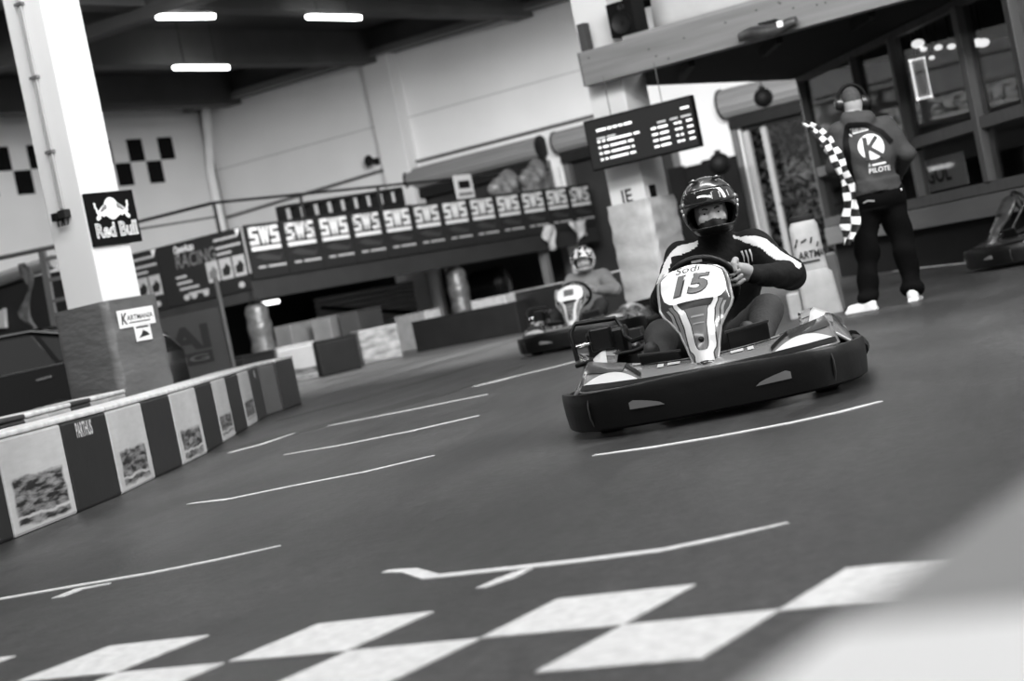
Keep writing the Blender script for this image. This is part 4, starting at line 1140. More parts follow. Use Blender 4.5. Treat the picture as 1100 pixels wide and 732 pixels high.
def deck_pt(s_, q, off=0.0):
    """s -1..1 across, q 0 front .. 1 back"""
    x = s_ * .60; ax = abs(x)
    yf = interp([(p[0], p[1]) for p in PLAN[:7]], ax) - .055
    yb = .66 - .30 * (abs(s_) ** 1.6)
    zf = .212 + .005 * abs(s_); zb = .272 + .06 * abs(s_) ** 2
    return (x * (1 - .06 * q), yf + (yb - yf) * q, zf + (zb - zf) * q + .012 * math.sin(math.pi * q) + off)
def deck_patch(name, mt, par, s0, s1, q0, q1, off=.003, n=16, m_=4):
    f0 = q0 if callable(q0) else (lambda s: q0); f1 = q1 if callable(q1) else (lambda s: q1)
    P = []
    for i in range(n + 1):
        s_ = s0 + (s1 - s0) * i / n
        P.append([deck_pt(s_, f0(s_) + (f1(s_) - f0(s_)) * j / m_, off) for j in range(m_ + 1)])
    return MB().grid(P).build(name, mt, par, smooth=60)
def pod_pt(sd, v, c, off=0.0):
    """sd side sign, v 0 front..1 rear, c 0 inner top .. 1 outer bottom"""
    y = .40 - .95 * v
    k = interp([(0, .35), (.15, .75), (.35, 1.0), (.75, 1.0), (1, .7)], v)
    prof = [(0, (.44, .20 + .14 * k)), (.3, (.52, .22 + .135 * k)), (.55, (.60, .20 + .11 * k)), (.72, (.66, .17 + .06 * k)), (.85, (.685, .12)), (1, (.66, .07))]
    x = interp([(a, b[0]) for a, b in prof], c); z = interp([(a, b[1]) for a, b in prof], c)
    return (sd * (x + off), y, z + off)
def pod_patch(name, mt, par, sd, v0, v1, c0_, c1_, off=.003, n=12, m_=6):
    fa = c0_ if callable(c0_) else (lambda v: c0_); fb = c1_ if callable(c1_) else (lambda v: c1_)
    P = []
    for i in range(n + 1):
        v = v0 + (v1 - v0) * i / n
        P.append([pod_pt(sd, v, fa(v) + (fb(v) - fa(v)) * j / m_, off) for j in range(m_ + 1)])
    return MB().grid(P).build(name, mt, par, smooth=60)
def torus(mb, c, Rr, r, ax_m, n=28, k=10, a0=0, a1=360):
    rings = []
    full = abs(a1 - a0) >= 360
    for i in range(n + (0 if full else 1)):
        a = R(a0 + (a1 - a0) * i / n); d = Vector((math.cos(a), 0, math.sin(a)))
        rings.append([Vector(c) + ax_m @ (d * (Rr + r * math.cos(2 * math.pi * j / k)) + Vector((0, r * math.sin(2 * math.pi * j / k), 0))) for j in range(k)])
    if full: rings.append(rings[0])
    mb.loft(rings, True, not full)
    return mb
def make_kart(number, mw, label, name_='go_kart', scribble=True):
    K = empty(name_, mw=mw); tag(K, label, 'kart')
    # --- wraparound front bumper
    prof = [(-.02, .034), (-.002, .045), (.006, .11), (.008, .17), (.007, .212), (.002, .220), (-.016, .221), (-.022, .212), (-.028, .15), (-.034, .06)]
    pl_ = plan_full(); rings = []
    for i, (x, y) in enumerate(pl_):
        a, b = pl_[max(0, i - 1)], pl_[min(len(pl_) - 1, i + 1)]
        t = Vector((b[0] - a[0], b[1] - a[1], 0)).normalized(); n = Vector((-t.y, t.x, 0))
        if n.y < 0 and abs(x) < .3: n = -n
        n = Vector((x, y - .2, 0)).normalized() if abs(n.dot(Vector((x, y - .2, 0)).normalized())) < .3 else (n if n.dot(Vector((x, y - .2, 0))) > 0 else -n)
        e_ = 1.0 if 2 < i < len(pl_) - 3 else .92
        dip = .012 * math.cos(abs(x) / .71 * math.pi)
        rings.append([(x + n.x * o_, y + n.y * o_, .045 + (z - .045) * e_ + (dip if z > .15 else 0)) for o_, z in prof])
    bmp = MB().loft(rings).build('front_bumper', M_KBLK, K, smooth=50)
    # pale light stickers and the corner seams on the bumper
    def bump_pt(x, z, off):
        y = interp(PLAN[:7], abs(x)); sl = (interp(PLAN[:7], abs(x) + .02) - interp(PLAN[:7], max(0, abs(x) - .02))) / .04
        n = Vector((-sl * (1 if x > 0 else -1), 1, 0)).normalized()
        o_ = interp([(.045, -.025), (.065, 0), (.11, .012), (.15, .012), (.192, 0)], z) + off
        return (x + n.x * o_, y + n.y * o_, z)
    for s_ in (1, -1):
        P = []
        for i in range(9):
            u = i / 8; x = s_ * (.20 + .155 * u); top = .13 + .033 * math.sin(math.pi * (.25 + .6 * u)) if u > 0 else .128
            hb = .112 + .003 * u; top = hb + (.042 * (u ** .55) if u < .92 else .03)
            P.append([bump_pt(x, hb + (top - hb) * j / 3, .004) for j in range(4)])
        MB().grid(P).build('light_sticker', mat('sticker_grey', 104, .4), bmp, smooth=60)
        MB().tube([bump_pt(s_ * .545, z, .003) for z in (.06, .1, .15, .19)], .004, 6).build('seam', M_FRAME, bmp, smooth=50)
    # --- glossy deck behind the bumper
    P = [[deck_pt(-1 + 2 * i / 40, j / 6) for j in range(7)] for i in range(41)]
    dk_ = MB().grid(P).build('front_panel', M_KGREY, K, smooth=60, solid=.02)
    deck_patch('dark_edge', M_KBLK, dk_, -.98, .98, 0, .14, .006, 40, 2)
    for s_ in (1, -1):
        deck_patch('white_flash', M_KWHITE, dk_, s_ * .52, s_ * .96, lambda s: .16, lambda s: .16 + .35 * math.sin(math.pi * min(1, (abs(s) - .52) / .44)), .005)
        deck_patch('dark_flash', M_KDGREY, dk_, s_ * .66, s_ * .985, lambda s: .5, .98, .005)
        deck_patch('dark_stripe', M_KBLK, dk_, s_ * .50, s_ * .66, lambda s: .2 + (abs(s) - .50) * 3.4, lambda s: .36 + (abs(s) - .50) * 3.6, .006)
        deck_patch('gloss_mark', M_KWHITE, dk_, s_ * .2, s_ * .3, .55, .72, .005)
        deck_patch('gloss_mark', M_KWHITE, dk_, s_ * .33, s_ * .38, .5, .7, .005)
        deck_patch('pale_stripe', M_KLIGHT, dk_, s_ * .1, s_ * .6, .80, .92, .005)
    # --- nose panel with number plate
    P = []
    for i in range(31):
        t = i / 30; w_ = nose_w(t); P.append([nose_pt(-w_ + 2 * w_ * j / 16, t) for j in range(17)])
    ns = MB().grid(P).build('nose_panel', M_KDGREY, K, smooth=60, solid=.03)
    ins = lambda t: interp([(.17, .008), (.2, .022), (.26, .028), (.4, .032), (.52, .046), (.60, .07)], t)
    def band(name, mt, k0, k1, t0, t1, off):
        for s_ in (1, -1):
            nose_patch(name, mt, ns, t0, t1, lambda t: s_ * min(nose_w(t) * .97, ins(t) + k0), lambda t: s_ * min(nose_w(t) * .97, ins(t) + k1), off, 18, 4)
    band('white_band', M_KWHITE, .004, .034, .06, .615, .004)
    band('grey_band', M_KGREY, .040, .056, .10, .60, .004)
    band('pale_band', M_KLIGHT, .062, .074, .3, .58, .004)
    nose_patch('white_tip', M_KWHITE, ns, .05, .185, lambda t: -nose_w(t) * .62, lambda t: nose_w(t) * .62, .0045)
    nose_patch('centre_insert', mat('insert_grey', 92, .3, coat=.3), ns, .18, .55, lambda t: -ins(t), lambda t: ins(t), .006)
    nose_patch('air_slot', M_KBLK, ns, .55, .61, lambda t: -ins(t) * 1.2, lambda t: ins(t) * 1.2, .006)
    nose_patch('insert_mark', M_KLIGHT, ns, .47, .485, lambda t: -.03, lambda t: .03, .0085, 2)
    nose_patch('insert_mark', M_KLIGHT, ns, .415, .425, lambda t: -.026, lambda t: .026, .0085, 2)
    mb = MB(); p_ = Vector(nose_pt(0, .28, .008)); mb.lathe([(.013, -.004), (.013, .006), (.007, .01)], 12, Matrix.Translation(p_) @ Matrix.Rotation(R(-70), 4, 'X')); mb.build('bolt', M_KBLK, ns, smooth=40)
    pw_ = lambda t: interp([(.60, .085), (.63, .125), (.67, .143), (.75, .15), (.87, .143), (.93, .118), (.97, .08), (.985, .05)], t)
    npl = nose_patch('number_plate', mat('plate_white', 240, .3, coat=.4), ns, .605, .985, lambda t: -pw_(t), lambda t: pw_(t), .005, 20, 10)
    fn = lambda o_: (lambda x, z: nose_pt(-x, nose_t(z), o_))   # text reads from the front: local -x is the reader's right
    M_NUM = mat('number_grey', 96, .4)
    wn = .078
    if number: lettering(number, -wn - .02, wn - .02, .518, .606, 0, M_INK, npl, .45, .055, 'number', fn(.007))
    if number: lettering(number, -wn - .017, wn - .023, .521, .603, 0, M_NUM, npl, .45, .03, 'number', fn(.009))
    if number is None and scribble is None: nose_patch('number_smudge', M_NUM, npl, .70, .85, lambda t: -.055, lambda t: .06, .008, 4, 4)
    if scribble: lettering('Sodi', -.07, .04, .616, .655, 0, M_INK, npl, .3, .0, 'handwriting', fn(.008))
    MB().tube([nose_pt(nose_w(t) * .98, t, -.004) for t in [i / 20 for i in range(21)]], .008, 6).build('edge_trim', M_KLIGHT, ns, smooth=60)
    MB().tube([nose_pt(-nose_w(t) * .98, t, -.004) for t in [i / 20 for i in range(21)]], .008, 6).build('edge_trim', M_KLIGHT, ns, smooth=60)
    mb = MB(); mb.sphere((0, .79, .236), (.052, .035, .022), 14, 8); mb.build('nose_foot', M_KDGREY, ns, smooth=70)
    # --- steering
    tilt = Matrix.Rotation(R(-32), 3, 'X')
    sw = torus(MB(), (-.03, .36, .57), .165, .016, tilt).build('steering_wheel', M_KBLK, K, smooth=60)
    for a in (90, 210, 330):
        d = tilt @ Vector((math.cos(R(a)), 0, math.sin(R(a)))); c_ = Vector((-.03, .36, .57))
        MB().bar(c_, c_ + d * .165, .028, .008, up=tilt @ Vector((0, 1, 0))).build('spoke', M_FRAME, sw)
    mb = MB(); mb.lathe([(.045, -.01), (.045, .012), (.03, .018)], 14, Matrix.Translation((-.03, .36, .57)) @ (tilt.to_4x4() @ Matrix.Rotation(R(90), 4, 'X'))); mb.build('hub', M_FRAME, sw, smooth=40)
    MB().bar(*[tuple(Vector((-.03, .36, .57)) + tilt @ Vector((q, .019, .16))) for q in (-.03, .02)], .004, .012).build('wheel_print', M_KLIGHT, sw)
    MB().tube([(-.03, .36, .57), (0, .66, .2)], .014, 8).build('steering_column', M_FRAME, K, smooth=50)
    # --- side pods
    for sd, nm in ((1, 'engine side'), (-1, 'other')):
        P = [[pod_pt(sd, i / 18, j / 14) for j in range(15)] for i in range(19)]
        pd_ = MB().grid(P).build('side_pod', M_KGREY, K, smooth=60, solid=.012)
        pod_patch('white_graphic', M_KWHITE, pd_, sd, .08, .62, lambda v: .12 + .25 * v, lambda v: .34 + .3 * v)
        pod_patch('dark_stripe', M_KDGREY, pd_, sd, .06, .75, lambda v: .36 + .35 * v, lambda v: .46 + .32 * v, .004)
        pod_patch('pale_graphic', M_KLIGHT, pd_, sd, .25, .9, lambda v: .05, lambda v: .16 + .1 * v, .004)
        pod_patch('gloss_mark', M_KWHITE, pd_, sd, .45, .6, .02, .1, .006)
        lettering('SODI', .22, .5, .52, .66, 0, M_INK, pd_, .2, .02, 'lettering', lambda x, z: pod_pt(sd, x if sd < 0 else .72 - x, z if sd < 0 else 1.18 - z - .02, .006))
        # protective side bar joining the bumpers
        MB().tube([(sd * .70, .14, .13), (sd * .715, -.1, .13), (sd * .715, -.5, .13), (sd * .69, -.7, .13)], .035, 10).build('side_bar', M_KBLK, K, smooth=60)
    # --- frame, floor, seat
    for sd in (1, -1):
        MB().tube([(sd * .16, .82, .09), (sd * .2, .5, .075), (sd * .34, .2, .075), (sd * .34, -.5, .075), (sd * .3, -.85, .09)], .016, 8).build('frame_rail', M_FRAME, K, smooth=60)
        MB().tube([(sd * .1, .55, .12), (sd * .3, .48, .2), (sd * .42, .30, .22)], .013, 8).build('pod_stay', M_FRAME, K, smooth=60)
    MB().slab([(-.2, .82), (.2, .82), (.33, .2), (.33, -.15), (-.33, -.15), (-.33, .2)], .045, .055).build('floor_tray', M_FRAME, K)
    rings = []
    for t, (y, z, hw, d_) in enumerate(((.12, .12, .17, .05), (-.05, .08, .19, .09), (-.28, .09, .2, .16), (-.44, .2, .205, .2), (-.52, .36, .205, .14), (-.56, .50, .19, .1), (-.58, .58, .15, .05))):
        ring = []
        for j in range(11):
            a = math.pi * j / 10; ring.append((hw * math.cos(a), y + (.0 if t < 3 else d_ * .0) + (0 if t < 3 else .14 * (1 - math.sin(a))), z + (d_ * (1 - math.sin(a)) if t < 3 else .03 * (1 - math.sin(a)))))
        rings.append(ring)
    MB().grid(rings).build('seat', M_SEAT, K, smooth=60, solid=.015)
    # --- wheels
    for (x, y, r_, wd_) in ((.50, .50, .125, .13), (-.50, .50, .125, .13), (.56, -.62, .138, .19), (-.56, -.62, .138, .19)):
        m4 = Matrix.Translation((x - wd_ / 2, y, r_)) @ Matrix.Rotation(R(90), 4, 'Y')
        ty = MB(); ty.lathe([(.07, 0), (r_ - .015, 0), (r_, .02), (r_, wd_ - .02), (r_ - .015, wd_), (.07, wd_)], 24, m4); tw = ty.build('wheel', M_TYRE, K, smooth=40)
        rm = MB(); rm.lathe([(.02, .03), (.068, .01), (.072, -.004), (.072, wd_ + .004), (.068, wd_ - .01), (.02, wd_ - .03)], 20, m4); rm.build('rim', M_RIM, tw, smooth=40)
    MB().tube([(-.56, -.62, .138), (.56, -.62, .138)], .02, 8).build('rear_axle', M_CHROME, K, smooth=60)
    for sd in (1, -1): MB().tube([(sd * .34, .46, .11), (sd * .5, .5, .125)], .014, 8).build('stub_axle', M_FRAME, K, smooth=60)
    rb = [(-.69, -.68, .14), (-.66, -.9, .14), (-.4, -.97, .14), (.4, -.97, .14), (.66, -.9, .14), (.69, -.68, .14)]
    MB().tube(rb, .045, 10).build('rear_bumper', M_KBLK, K, smooth=60)
    # --- pedals and fuel tank
    for sd in (1, -1):
        MB().tube([(sd * .2, .62, .08), (sd * .2, .60, .22)], .01, 8).build('pedal_arm', M_FRAME, K, smooth=60)
        MB().bar((sd * .15, .598, .24), (sd * .25, .598, .24), .02, .09).build('pedal', M_CHROME, K, bevel=.006)
        zq = .27 if sd > 0 else .31
        MB().bar((sd * .11, .66, zq), (sd * .30, .61, zq + .012), .014, .09, up=(0, .3, 1)).build('foot_guard', M_KBLK, K, bevel=.006)
        MB().tube([(sd * .105, .675, zq + .047), (sd * .305, .625, zq + .059)], .007, 6).build('guard_edge', M_FRAME, K, smooth=60)
    # --- engine side: guard frame, engine block, exhaust and filter box
    eg = empty('engine'); eg.parent = K
    MB().span(.36, .56, -.62, -.3, .1, .36).build('block', M_FRAME, eg, bevel=.02)
    for k in range(6): MB().span(.35, .57, -.6 + .05 * k, -.585 + .05 * k, .34, .42).build('fin', M_FRAME, eg)
    MB().span(.40, .60, -.26, -.05, .3, .46).build('filter_box', M_KBLK, eg, bevel=.02)
    MB().tube([(.6, -.5, .3), (.66, -.2, .33), (.6, .02, .3)], .03, 10).build('exhaust', M_CHROME, eg, smooth=60)
    gd_ = [(.66, -.05, .33), (.67, -.06, .47), (.64, -.08, .51), (.44, -.1, .50), (.42, -.1, .46), (.40, .0, .40), (.36, .12, .38), (.18, .22, .41)]
    MB().tube(gd_, .012, 8).build('guard_tube', M_KBLK, eg, smooth=60)
    MB().tube([(.66, .05, .31), (.52, .1, .33), (.36, .14, .33), (.20, .24, .36)], .012, 8).build('guard_tube', M_KBLK, eg, smooth=60)
    MB().tube([(.655, -.05, .40), (.45, -.08, .41)], .009, 6).build('guard_tube', M_CHROME, eg, smooth=60)
    mb = MB(); mb.span(.46, .57, -.02, .06, .36, .475); mb.build('switch_box', M_KBLK, eg, bevel=.012)
    return K
KM1 = Matrix.Translation((.943, 9.283, 0)) @ Matrix.Rotation(R(171.5), 4, 'Z')
kart1 = make_kart('15', KM1, 'black and grey go-kart with white plate number 15, driven by the person in striped jacket')
# ================================================================== people
from mathutils.bvhtree import BVHTree
M_JACKET = mat('black_jacket', 12, .8, .2, 7, .25, 30, spec=.2)
M_STRIPE = mat('white_sleeve_stripe', 205, .7, .08, 9)
M_JEANS = mat('grey_jeans', 40, .8, .3, 9, .2, 60)
M_SHOE = mat('dark_trainer', 40, .6, .3, 20)
M_SKIN = mat('skin', 148, .5, .06, 12)
M_MASK = mat('face_mask', 22, .8)
M_EYE = mat('eye_dark', 18, .15)
M_EYEW = mat('eye_white', 170, .3)
M_HELM = mat('helmet_gloss', 74, .25, .25, 5, coat=.6)
M_HBLK = mat('helmet_trim', 16, .35)
def helmet_graphic(name, light, dark, scale, thr):
    mt = bpy.data.materials.new(name); mt.use_nodes = True; nt = mt.node_tree; b = nt.nodes['Principled BSDF']; L = nt.links.new
    tc = nt.nodes.new('ShaderNodeTexCoord'); n = nt.nodes.new('ShaderNodeTexNoise'); n.inputs['Scale'].default_value = scale; n.inputs['Detail'].default_value = 3
    cr = nt.nodes.new('ShaderNodeValToRGB'); cr.color_ramp.elements[0].position = thr - .02; cr.color_ramp.elements[1].position = thr + .02
    cr.color_ramp.elements[0].color = (g(dark),) * 3 + (1,); cr.color_ramp.elements[1].color = (g(light),) * 3 + (1,)
    L(tc.outputs['Object'], n.inputs['Vector']); L(n.outputs['Fac'], cr.inputs[0]); L(cr.outputs[0], b.inputs['Base Color'])
    b.inputs['Roughness'].default_value = .15; b.inputs['Coat Weight'].default_value = .8
    return mt
M_HG2 = helmet_graphic('helmet_white_graphic', 225, 40, 14, .52)
def make_helmet(parent, loc, rot, mats, visor=True):
    """open-face view through a full face helmet, head and face inside"""
    H = empty('helmet'); H.parent = parent; H.matrix_local = Matrix.Translation(loc) @ rot
    def fn(P):
        o_ = ell(P, (0, -.015, .0), (.142, .166, .155))
        o_ = smin(o_, ell(P, (0, .085, -.085), (.108, .092, .062)), .05)
        o_ = np.maximum(o_, -(P[:, 2] + .135 + .15 * (P[:, 1] * .2)))
        inn = ell(P, (0, -.01, -.02), (.112, .142, .135))
        hole = rbox(P, (0, .19, -.045 - .0), (.122, .17, .052), .045)
        neck = ell(P, (0, -.02, -.15), (.105, .12, .09))
        shell = np.maximum(np.maximum(np.maximum(o_, -inn), -hole), -neck)
        idm = np.zeros(len(P)); idm[(hole < .012)] = 1; idm[inn < .008] = 1
        idm[(P[:, 1] > .04) & (P[:, 2] < -.09)] = 1
        return shell, idm
    body('shell', fn, (-.17, -.21, -.17), (.17, .21, .18), .0065, mats, H, 1)
    # raised visor over the brow
    P = []
    for i in range(7):
        e = R(6 + 30 * i / 6); row = []
        for j in range(17):
            a = R(-68 + 136 * j / 16); row.append((.1475 * math.cos(e) * math.sin(a), -.015 + .1745 * math.cos(e) * math.cos(a), .0 + .160 * math.sin(e)))
        P.append(row)
    vz = MB().grid(P).build('visor', mat('visor_smoke', 40, .06, coat=1.0) if visor else M_HG2, H, smooth=70, solid=.004)
    for s_ in (1, -1):
        mb = MB(); mb.lathe([(.02, 0), (.02, .008), (.012, .012)], 12, Matrix.Translation((s_ * .136, .02, .02)) @ Matrix.Rotation(R(90 * s_), 4, 'Y')); mb.build('pivot', M_HBLK, H, smooth=40)
        mb = MB(); mb.sphere((s_ * .055, .075, .137), (.026, .02, .008), 10, 6); mb.build('vent', M_HBLK, H, smooth=60)
        mb = MB(); mb.sphere((s_ * .058, .085, .141), (.008, .006, .006), 8, 6); mb.build('vent_tip', M_KWHITE, H, smooth=60)
        for k, (a, e) in enumerate(((62, 12), (70, 2), (66, -6))):
            d = Vector((s_ * math.sin(R(a)) * .1475, -.015 + math.cos(R(a)) * .170, .160 * math.sin(R(e)))); mb = MB(); mb.sphere(d, (.006, .008, .009), 8, 6); mb.build('side_sticker', M_KWHITE, H, smooth=60)
    for a in (-22, -6, -42):  # white lines painted as reflections on the raised visor
        MB().tube([(math.sin(R(a)) * .1505 * math.cos(R(e)), -.015 + math.cos(R(a)) * .1775 * math.cos(R(e)), .1625 * math.sin(R(e))) for e in (12, 18, 24)], .0028, 5).build('visor_reflection', M_KWHITE, vz, smooth=60)
    return H
def make_face(parent, loc, rot, masked=True):
    def fn(P):
        d = ell(P, (0, -.005, -.03), (.082, .105, .118))
        d = smin(d, cone(P, (0, .094, -.035), (0, .118, -.068), .010, .016), .02)
        for s_ in (1, -1):
            d = np.maximum(d, -ell(P, (s_ * .034, .105, -.032), (.022, .016, .014)))
            d = smin(d, ell(P, (s_ * .04, .078, -.06), (.03, .025, .025)), .02)
        d = smin(d, cone(P, (-.05, .085, -.008), (.05, .085, -.008), .012, .012), .02)
        if masked: d = smin(d, ell(P, (0, .075, -.095), (.055, .05, .045)), .02)
        d = smin(d, cone(P, (0, -.03, -.1), (0, -.04, -.18), .055, .06), .03)
        idm = np.zeros(len(P)); lim = -.062 - .25 * np.abs(P[:, 0]) + (.004 if masked else -.2)
        idm[P[:, 2] < lim] = 1
        return d, idm
    h = body('head', fn, (-.11, -.13, -.2), (.11, .15, .11), .006, [M_SKIN, M_MASK], parent, 1)
    h.matrix_local = Matrix.Translation(loc) @ rot
    for s_ in (1, -1):
        mb = MB(); mb.sphere((s_ * .034, .083, -.032), .0125, 10, 8); ey = mb.build('eye', M_EYEW, h, smooth=70)
        mb = MB(); mb.sphere((s_ * .034, .0905, -.032), .0068, 10, 8); mb.build('iris', M_EYE, ey, smooth=70)
        MB().tube([(s_ * .016, .1, -.012), (s_ * .034, .1, -.006), (s_ * .054, .086, -.012)], .004, 6).build('eyebrow', M_EYE, h, smooth=70)
    return h
def make_hand(parent, wrist, grip, axis, side, mt, name='hand', S=1.0):
    """fist closed round a bar: grip = point on the bar, axis = bar direction, fingers wrap round it"""
    wrist, grip, ax = Vector(wrist), Vector(grip), Vector(axis).normalized()
    f = (grip - wrist); f = (f - ax * f.dot(ax)).normalized(); n = ax.cross(f) * side
    segs = []
    f = f * S; n = n * S; ax1 = ax; ax = ax * S
    pal = grip - f * .035
    for k, (o_, L_) in enumerate(((.033, .9), (.011, 1.0), (-.011, .95), (-.032, .8))):
        b0 = grip + ax * o_ * 1.05 - f * .018 + n * .024
        b1 = grip + ax * o_ * 1.02 + f * .022 * L_ + n * .022
        b2 = grip + ax * o_ * .98 + f * .03 * L_ - n * .006
        b3 = grip + ax * o_ * .95 + f * .008 - n * .024
        segs += [(b0, b1, .0105 * S, .0095 * S), (b1, b2, .0095 * S, .009 * S), (b2, b3, .009 * S, .0075 * S)]
    t0 = pal + ax * .035 - n * .005; t1 = grip + ax * .042 + f * .012 - n * .016; t2 = grip + ax * .022 + f * .026 - n * .02
    th = [(t0, t1, .013 * S, .0105 * S), (t1, t2, .0105 * S, .0085 * S)]
    def fn(P):
        d = cone(P, wrist, pal, .029 * S, .024 * S)
        for o_ in (.026, .009, -.009, -.026):
            d = smin(d, cone(P, wrist + (pal - wrist) * .4 + ax * o_ * .7, grip + ax * o_ - f * .018 + n * .02, .017 * S, .0125 * S), .012)
        for (a, b, r1, r2) in segs: d = smin(d, cone(P, a, b, r1, r2), .003)
        for (a, b, r1, r2) in th: d = smin(d, cone(P, a, b, r1, r2), .006)
        return d, np.zeros(len(P))
    allp = [wrist, pal, grip] + [q for s_ in segs for q in s_[:2]] + [t0, t1, t2]
    lo = [min(p[i] for p in allp) - .035 for i in range(3)]; hi = [max(p[i] for p in allp) + .035 for i in range(3)]
    return body(name, fn, lo, hi, .0042, [mt], parent, 1)
def bvh_of(o):
    me = o.data; vs_ = [v.co.copy() for v in me.vertices]; return BVHTree.FromPolygons(vs_, [tuple(p.vertices) for p in me.polygons])
def driver(kart_m, mats, label, helm_mats, hand_mat, logo=True, masked=True, name='person'):
    Pn = empty(name, mw=kart_m); tag(Pn, label, 'person')
    sL, eL, wL = (-.295, -.30, .70), (-.445, -.05, .54), (-.275, .225, .58)     # driver's left
    sR, eR, wR = (.065, -.30, .715), (.175, -.06, .54), (.155, .24, .59)          # driver's right
    stripeL = [(-.225, -.215, .785), (-.29, -.20, .755), (-.345, -.185, .71), (-.405, -.085, .635), (-.475, -.01, .57)]
    stripeR = [(.0, -.225, .79), (.06, -.22, .765), (.115, -.22, .72), (.16, -.12, .65), (.215, -.02, .60)]
    def fn(P):
        t = cone(P, (-.02, -.27, .25), (-.08, -.33, .50), .165, .175)
        t = smin(t, ell(P, (-.10, -.30, .58), (.215, .135, .17)), .08)
        t = smin(t, cone(P, sL, sR, .088, .088), .06)
        t = smin(t, cone(P, (-.105, -.29, .74), (-.115, -.245, .84), .085, .078), .05)
        for (s_, e_, w_) in ((sL, eL, wL), (sR, eR, wR)):
            t = smin(t, smin(cone(P, s_, e_, .088, .072), cone(P, e_, w_, .072, .046), .03), .04)
        l = None
        for (hp, kn, an) in (((-.11, -.22, .23), (-.30, .20, .40), (-.215, .49, .22)), ((.09, -.22, .23), (.21, .20, .38), (.235, .47, .22))):
            q = smin(cone(P, hp, kn, .115, .078), cone(P, kn, an, .076, .055), .03)
            l = q if l is None else smin(l, q, .03)
        sh_ = None
        for (a, b) in (((-.215, .51, .17), (-.205, .575, .35)), ((.235, .49, .17), (.245, .55, .34))):
            q = smin(cone(P, a, b, .046, .034), cone(P, (a[0], a[1] - .03, a[2] + .03), b, .04, .03), .02)
            sh_ = q if sh_ is None else np.minimum(sh_, q)
        wr = .005 * (np.sin(38 * P[:, 2] + 14 * P[:, 0] + 3 * np.sin(16 * P[:, 1])) * np.sin(21 * P[:, 1] + 9 * P[:, 2]))
        d = smin(smin(t + wr, l + wr * .6, .02), sh_, .012)
        idm = np.zeros(len(P)); idm[(l < t) & (l < sh_)] = 1; idm[(sh_ < t) & (sh_ < l)] = 3
        st_ = None
        for poly in (stripeL, stripeR):
            for a, b in zip(poly[:-1], poly[1:]):
                q = cone(P, a, b, .031, .031); st_ = q if st_ is None else np.minimum(st_, q)
        idm[(idm == 0) & (st_ < 0)] = 2
        return d, idm
    bd = body('body', fn, (-.62, -.56, .05), (.42, .68, .95), .0095, mats, Pn, 1)
    hm = make_helmet(Pn, (-.12, -.225, .945), Matrix.Rotation(R(4), 4, 'Z'), helm_mats, masked)
    make_face(hm, (0, 0, 0), Matrix.Identity(4), masked)
    make_hand(Pn, tuple(wL[i] - (.0, .035, .0)[i] for i in range(3)), (-.195, .35, .605), (.25, .35, 1), -1, hand_mat, S=1.3)
    make_hand(Pn, wR, (.132, .345, .60), (-.25, .35, 1), 1, hand_mat, S=1.15)
    if logo:
        bt = bvh_of(bd)
        def onb(x, z):
            h_ = bt.ray_cast(Vector((x, .25, z)), Vector((0, -1, 0)), 1.0)
            return (x, (h_[0].y if h_[0] else -.15) + .004, z)
        for k, (x, L_) in enumerate(((-.235, .055), (-.255, .075), (-.275, .06))):
            mb = MB(); mb.tube([onb(x + .004, .70), onb(x - .002, .70 - L_ * .5), onb(x, .70 - L_)], [.0055, .0045, .002], 6); mb.build('chest_logo', M_STRIPE, bd, smooth=60)
    return Pn
drv1 = driver(KM1, [M_JACKET, M_JEANS, M_STRIPE, M_SHOE], 'person in black jacket with white sleeve stripes and glossy dark helmet driving the kart', [M_HELM, M_HBLK], M_SKIN)

# ---- second kart and driver
pk = (G(567, 378, .05) + G(640, 366, .05)) / 2
KM2 = Matrix.Translation((.86, 21.6, 0)) @ Matrix.Rotation(R(166), 4, 'Z')
kart2 = make_kart(None, KM2, 'go-kart further down the track, driven by the person in pale hooded top', scribble=None)
M_HOOD = mat('pale_hoodie', 122, .85, .12, 6, .2, 30)
drv2 = driver(KM2 @ Matrix.Translation((.05, 0, 0)), [M_HOOD, M_JEANS, M_HOOD, M_SHOE], 'person in pale grey hooded top and white patterned helmet driving a kart', [M_HG2, mat('helmet_trim_white', 190, .3)], M_SKIN, logo=False, masked=False)
# ---- parked kart beside the pit house
KM3 = Matrix.Translation((5.6, 19.0, 0)) @ Matrix.Rotation(R(98), 4, 'Z')
kart3 = make_kart(None, KM3, 'empty dark go-kart parked beside the pit house plinth', scribble=False)

for o in kart3.children_recursive:
    if o.type == 'MESH':
        for i_, mt_ in enumerate(o.data.materials):
            if mt_.name in ('kart_graphic_white', 'kart_graphic_pale', 'plate_white', 'kart_panel_grey'): o.data.materials[i_] = mat('parked_panel_dark', 46, .35, .2, 5)
